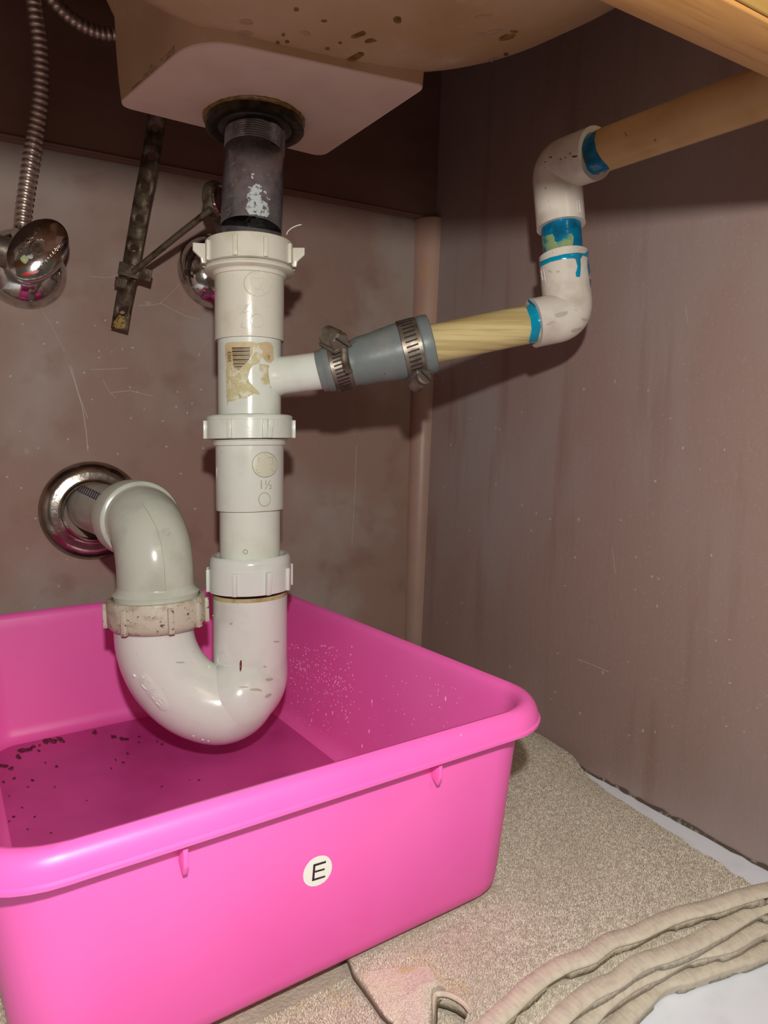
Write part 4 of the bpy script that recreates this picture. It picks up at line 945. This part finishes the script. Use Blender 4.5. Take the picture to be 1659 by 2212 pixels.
def layer(k):
    z = ZL[k]
    E = catmull([at(x, y, Z=z) for x, y in edges[k]], 10)
    E = [e for e in E if e.x < backx(e.y, k)-.0005]
    back = [Vector((b.x-(.0009 if k else 0)+.0007*smoothn(b.y*150+k), b.y, z)) for b in catmull(BKP, 4) if b.y > E[0].y+.004]
    back += [Vector((back[-1].x, .40, z)), Vector((back[-1].x, .515, z)), Vector((-.30, .515, z))]
    out = [Vector((p.x, p.y)) for p in E]+[Vector((p.x, p.y)) for p in reversed(back)]
    # even spacing round the outline
    B = []
    for a, b in zip(out, out[1:]+out[:1]):
        n = max(1, int((b-a).length/.004))
        B += [a.lerp(b, t/n) for t in range(n)]
    nb = len(B); P = list(B); ed = [(i, (i+1) % nb) for i in range(nb)]
    cp = None
    if k == 0:
        cut = [at(x, y, Z=z) for x, y in hole]; cp = [(c.x, c.y) for c in cut]; h0 = len(P); C = []
        for a, b in zip(cut, cut[1:]+cut[:1]):
            n = max(1, int((b-a).length/.003)); C += [Vector((a.lerp(b, t/n).x, a.lerp(b, t/n).y)) for t in range(n)]
        P += C; ed += [(h0+i, h0+(i+1) % len(C)) for i in range(len(C))]
    st_ = .0042; poly = [(p.x, p.y) for p in B]
    gx = np.arange(min(p.x for p in B), max(p.x for p in B), st_); gy = np.arange(min(p.y for p in B), max(p.y for p in B), st_)
    G_ = np.array([(x+(st_/2 if j_ % 2 else 0), y) for j_, y in enumerate(gy) for x in gx]); G_ = G_[inpoly_np(G_[:, 0], G_[:, 1], poly)]
    dd_ = seg_dist(G_, [Vector((p.x, p.y, 0)) for p in B+B[:1]])
    P += [Vector(g) for g, d in zip(G_, dd_) if d > st_*.5]
    r = geometry.delaunay_2d_cdt(P, ed, [], 1, 1e-6)
    XY = np.array([(p.x, p.y) for p in r[0]])
    dE = seg_dist(XY, E); dB = seg_dist(XY, back[:-2])
    vs = []
    for (x, y), d, db in zip(XY, dE, dB):
        zz_ = z-.0009+.0009*smoothn(x*60+k*3, 1)*smoothn(y*47+k, 1)
        if d < .014: zz_ += .0004*smoothn(x*95+y*60+k*2)*(1-d/.014)
        if d < .0060: zz_ -= .0020*min(1, (1-d/.0060)*3)
        g_ = float(np.interp(y, [q[0] for q in GP], [q[1] for q in GP])); s_ = max(0, 1-db/.05)
        zz_ *= 1-.62*g_*s_*s_*(3-2*s_)
        if db < .004: zz_ -= .0034*(1-db/.004)**2*(1-.6*g_)
        vs.append(Vector((x, y, zz_)))
    fs = []
    FA = np.array([tuple(f) for f in r[2]]); CC = XY[FA].mean(1); okf = inpoly_np(CC[:, 0], CC[:, 1], poly)
    if cp: okf &= ~inpoly_np(CC[:, 0], CC[:, 1], cp)
    fs = [tuple(int(q) for q in f) for f in FA[okf]]
    return vs, fs, E, (0, 0), cp
layers = []
FU = []   # fuzz seeds
def fuzz(faces, vs, n, size, rnd, rej=None):
    """thousands of tiny terry loops as thin bent blades"""
    fa = np.array([[vs[i][:] for i in (f if len(f) == 4 else (f[0], f[1], f[2], f[2]))] for f in faces])
    v0 = fa[:, 0]; area = np.linalg.norm(np.cross(fa[:, 1]-v0, fa[:, 2]-v0), axis=1)/2+np.linalg.norm(np.cross(fa[:, 2]-v0, fa[:, 3]-v0), axis=1)/2; pr_ = area/area.sum()
    idx = rnd.choice(len(fa), n, p=pr_)
    u = rnd.random((n, 1)); v = rnd.random((n, 1))
    if len(faces[0]) == 3:
        fl_ = (u+v) > 1; u = np.where(fl_, 1-u, u); v = np.where(fl_, 1-v, v)
        P = fa[idx, 0]*(1-u-v)+fa[idx, 1]*u+fa[idx, 2]*v
    else: P = fa[idx, 0]*(1-u)*(1-v)+fa[idx, 1]*u*(1-v)+fa[idx, 2]*u*v+fa[idx, 3]*(1-u)*v
    return P
def blades(name, P, size, mname, parent, rnd):
    n = len(P); ang = rnd.random(n)*2*np.pi; w = size*.32*(0.7+.6*rnd.random(n)); L = size*(.7+.8*rnd.random(n)); hgt = size*(.4+.5*rnd.random(n))
    d = np.c_[np.cos(ang), np.sin(ang), np.zeros(n)]; s = np.c_[-np.sin(ang), np.cos(ang), np.zeros(n)]
    up_ = np.array([0, 0, 1.0])
    base = P-up_*.0003
    pts = []
    for t, hh in ((-.5, 0), (-.15, .95), (.25, 1.0), (.5, .25)):
        c = base+d*(L*t)[:, None]+up_*(hgt*hh)[:, None]
        pts += [c-s*(w/2)[:, None], c+s*(w/2)[:, None]]
    V = np.stack(pts, 1).reshape(-1, 3)
    o = np.arange(n)[:, None]*8
    Fq = np.concatenate([o+np.array([[0, 1, 3, 2]]), o+np.array([[2, 3, 5, 4]]), o+np.array([[4, 5, 7, 6]])], 0)
    me = bpy.data.meshes.new(name); me.vertices.add(len(V)); me.vertices.foreach_set('co', V.astype(np.float32).ravel())
    nf = len(Fq); me.loops.add(nf*4); me.loops.foreach_set('vertex_index', Fq.astype(np.int32).ravel())
    me.polygons.add(nf); me.polygons.foreach_set('loop_start', np.arange(0, nf*4, 4, dtype=np.int32)); me.polygons.foreach_set('loop_total', np.full(nf, 4, dtype=np.int32))
    me.update(); me.validate()
    ob = bpy.data.objects.new(name, me); COL.objects.link(ob); me.materials.append(M[mname]); ob.parent = parent; ob['kind'] = 'stuff'
    return ob
rnd = np.random.default_rng(4)
Rm = np.array([R[:], U[:], F[:]])
def project(P):
    q = (P-np.array(CAM[:])) @ Rm.T
    return W/2+FPX*q[:, 0]/q[:, 2], H/2-FPX*q[:, 1]/q[:, 2], q[:, 2]
for k in range(4):
    vs, fs, E, (nu, nv), cp = layer(k)
    o = mesh('towel_layer', vs, fs, 'towel', tow, 60)
    md = o.modifiers.new('thickness', 'SOLIDIFY'); md.thickness = .0040; md.offset = -1
    # face order may have been flipped: make sure normals look up
    if o.data.polygons[0].normal.z < 0:
        bm = bmesh.new(); bm.from_mesh(o.data); bmesh.ops.reverse_faces(bm, faces=bm.faces); bm.to_mesh(o.data); bm.free()
    # woven hem along the open edge
    hv, hf = [], []; n = 500; prof = [(.0008, -.0040 if k < 3 else -.0072), (-.0006, -.0034), (-.0010, -.0025), (-.0006, -.0016), (.0008, -.0009), (.0028, -.0007), (.0056, -.0006), (.0064, -.0016)]
    for i in range(n+1):
        u = i/n; e = interp(E, u); e2 = interp(E, min(1, u+.004)); e1_ = interp(E, max(0, u-.004)); t = (e2-e1_).normalized(); inn = Vector((t.y, -t.x, 0))
        if inn.y < 0: inn = -inn
        wv = .0004*smoothn(e.x*95+e.y*60+k*2); pl = .00014*math.sin(e.x*2600)
        for a, h_ in prof:
            p = e+inn*a; p.z = ZL[k]+h_+wv*(1 if a > 0 else .5)+pl*(1 if 0 < a < .006 else 0)
            lim = wx(p.y, 0)-.004
            p.x = min(p.x, lim)
            hv.append(p)
    m_ = len(prof)
    for i in range(n):
        for j in range(m_-1): hf.append((i*m_+j, (i+1)*m_+j, (i+1)*m_+j+1, i*m_+j+1))
    mesh('hem', hv, hf, 'hem', o, 60)
    # terry loops, only where the layer lies open
    VA = np.array([v[:] for v in vs]); FA = np.array(fs); CC = VA[FA].mean(1); xc, yc, _ = project(CC)
    okc = (xc > -90) & (xc < 1750) & (yc > 1480) & (yc < 2300)
    ctx = XR+cph*(CC[:, 0]-XR)+sph*(CC[:, 1]-YF); cty = YF-sph*(CC[:, 0]-XR)+cph*(CC[:, 1]-YF)
    okc &= ~((ctx > XL+.026) & (ctx < XR-.026) & (cty > YF+.026) & (cty < YBK-.026))
    if k > 0:
        pv = [(e.x, e.y) for e in layers[k-1][2][::4]]+[(-.9, .5), (.40, .6)]
        ic = inpoly_np(CC[:, 0], CC[:, 1], pv) & (seg_dist(CC[:, :2], layers[k-1][2]) > .01)
        if k == 1: ic &= ~(inpoly_np(CC[:, 0], CC[:, 1], layers[0][4]) | (seg_dist(CC[:, :2], [Vector(c) for c in layers[0][4]]) < .008))
        okc &= ~ic
    fo_ = [tuple(int(q) for q in f) for f in FA[okc]]
    tri = VA[FA[okc]]; area_ = np.linalg.norm(np.cross(tri[:, 1]-tri[:, 0], tri[:, 2]-tri[:, 0]), axis=1).sum()/2
    P = fuzz(fo_, vs, int(min(420000, area_*3.6e6)), .0016, rnd)
    x, y, dz = project(P)
    ok = (x > -60) & (x < 1720) & (y > 1500) & (y < 2290)
    Eb = np.array([e[:2] for e in E]); 
    # distance from the open edge, leaves the hem bare
    ds = np.full(len(P), 1.0)
    idxs = np.where(ok)[0]
    for q in range(0, len(idxs), 20000):
        ii = idxs[q:q+20000]; ds[ii] = np.sqrt(((P[ii, None, :2]-Eb[None, ::3])**2).sum(2)).min(1)
    ok &= ds > .0064
    if k > 0:   # hidden under the layer above?
        Ea = np.array([e[:2] for e in layers[k-1][2]])
        ee = layers[k-1][2]
        poly = [(e.x, e.y) for e in ee[::4]]+[(-.9, .5), (.40, .6)]
        inside = inpoly_np(P[:, 0], P[:, 1], poly)
        if k == 1 and layers[0][4]:
            cpp = layers[0][4]
            inh = inpoly_np(P[:, 0], P[:, 1], cpp)
            inside = inside & ~inh
        ok &= ~inside
    # none under the tub
    tx = XR+cph*(P[:, 0]-XR)+sph*(P[:, 1]-YF); ty = YF-sph*(P[:, 0]-XR)+cph*(P[:, 1]-YF)
    ok &= ~((tx > XL+.02) & (tx < XR-.02) & (ty > YF+.02) & (ty < YBK-.02))
    Pk = P[ok]; xk, yk, _ = project(Pk)
    st = ((xk > 770) & (xk < 1010) & (yk > 2060) & (yk < 2230) & (rnd.random(len(xk)) < np.clip(1.3-np.hypot((xk-880)/120, (yk-2140)/90), 0, 1))) | ((yk > 2140) & (xk < 760) & (xk > 560) & (rnd.random(len(xk)) < .35))
    if len(Pk[~st]): blades('terry_pile', Pk[~st], .00100, 'loops', o, rnd)
    if st.sum() > 10: blades('stained_pile', Pk[st], .00115, 'loops_stain', o, rnd)['label'] = 'yellow and pink stained pile'
    layers.append((vs, fs, E, (nu, nv), cp))
# turned-up torn flap beside the hole
zf0 = ZL[0]
FO = [(780, 2100), (830, 2180), (852, 2200), (874, 2245), (900, 2320)]
FI = [(950, 2100), (960, 2130), (940, 2155), (936, 2200), (925, 2290)]
fo = catmull([at(x, y, Z=zf0) for x, y in FO], 6); fi = catmull([at(x, y, Z=zf0) for x, y in FI], 6)
n = min(len(fo), len(fi)); vs = []; fs = []; mv = 14
for i in range(n):
    for j in range(mv+1):
        t = j/mv; p = fo[i].lerp(fi[i], t); p.z = zf0+.0002+.0036*math.sin(math.pi*min(1, t*1.05)**1.3)*min(1, i/8)-(.003*(1-t)**3)+.0016*(t > .86)*0
        if t > .88: p.z -= .0028*((t-.88)/.12)
        vs.append(p)
for i in range(n-1):
    for j in range(mv): fs.append((i*(mv+1)+j, (i+1)*(mv+1)+j, (i+1)*(mv+1)+j+1, i*(mv+1)+j+1))
flo = mesh('torn_flap', vs, fs, 'towel', tow, 60); flo['label'] = 'frayed raised flap stained yellow and pink'
md = flo.modifiers.new('thickness', 'SOLIDIFY'); md.thickness = .003; md.offset = 0
P = fuzz(fs, vs, 42000, .0016, rnd); P[:, 2] += .0016
mk_ = rnd.random(len(P)) < .55; blades('stained_pile', P[mk_], .00115, 'loops_stain', flo, rnd); blades('terry_pile', P[~mk_], .00110, 'loops', flo, rnd)
cutp = [at(x, y, Z=zf0+.0015) for x, y in ((1016, 2184), (1000, 2166), (972, 2150), (950, 2147), (938, 2152), (934, 2180), (930, 2214), (922, 2290))]
ce = catmull(cutp, 5)
tube('cut_edge', ce, [.0010]*len(ce), 'hem', flo, 8)['label'] = 'smooth cut edge'

# ------------------------------------------------------------------ frayed thread on the top nut
th = catmull([at(x, y, D=.40) for x, y in ((619, 507), (622, 500), (630, 493), (640, 488), (651, 485))], 5)
o = tube('plumber_thread', th, .00028, 'sticker', None, 6); tag(o, 'stray white tape thread sticking up from the topmost slip nut', 'thread')

# ------------------------------------------------------------------ move every thing's origin to its base, keeping its parts where they are
for o in list(COL.objects):
    if o.type == 'EMPTY' and '_base' in o.keys():
        b = Vector(o['_base'][:]); del o['_base']
        o.location = b
        for c in o.children: c.matrix_parent_inverse = Matrix.Translation(-b)
bpy.context.view_layer.update()
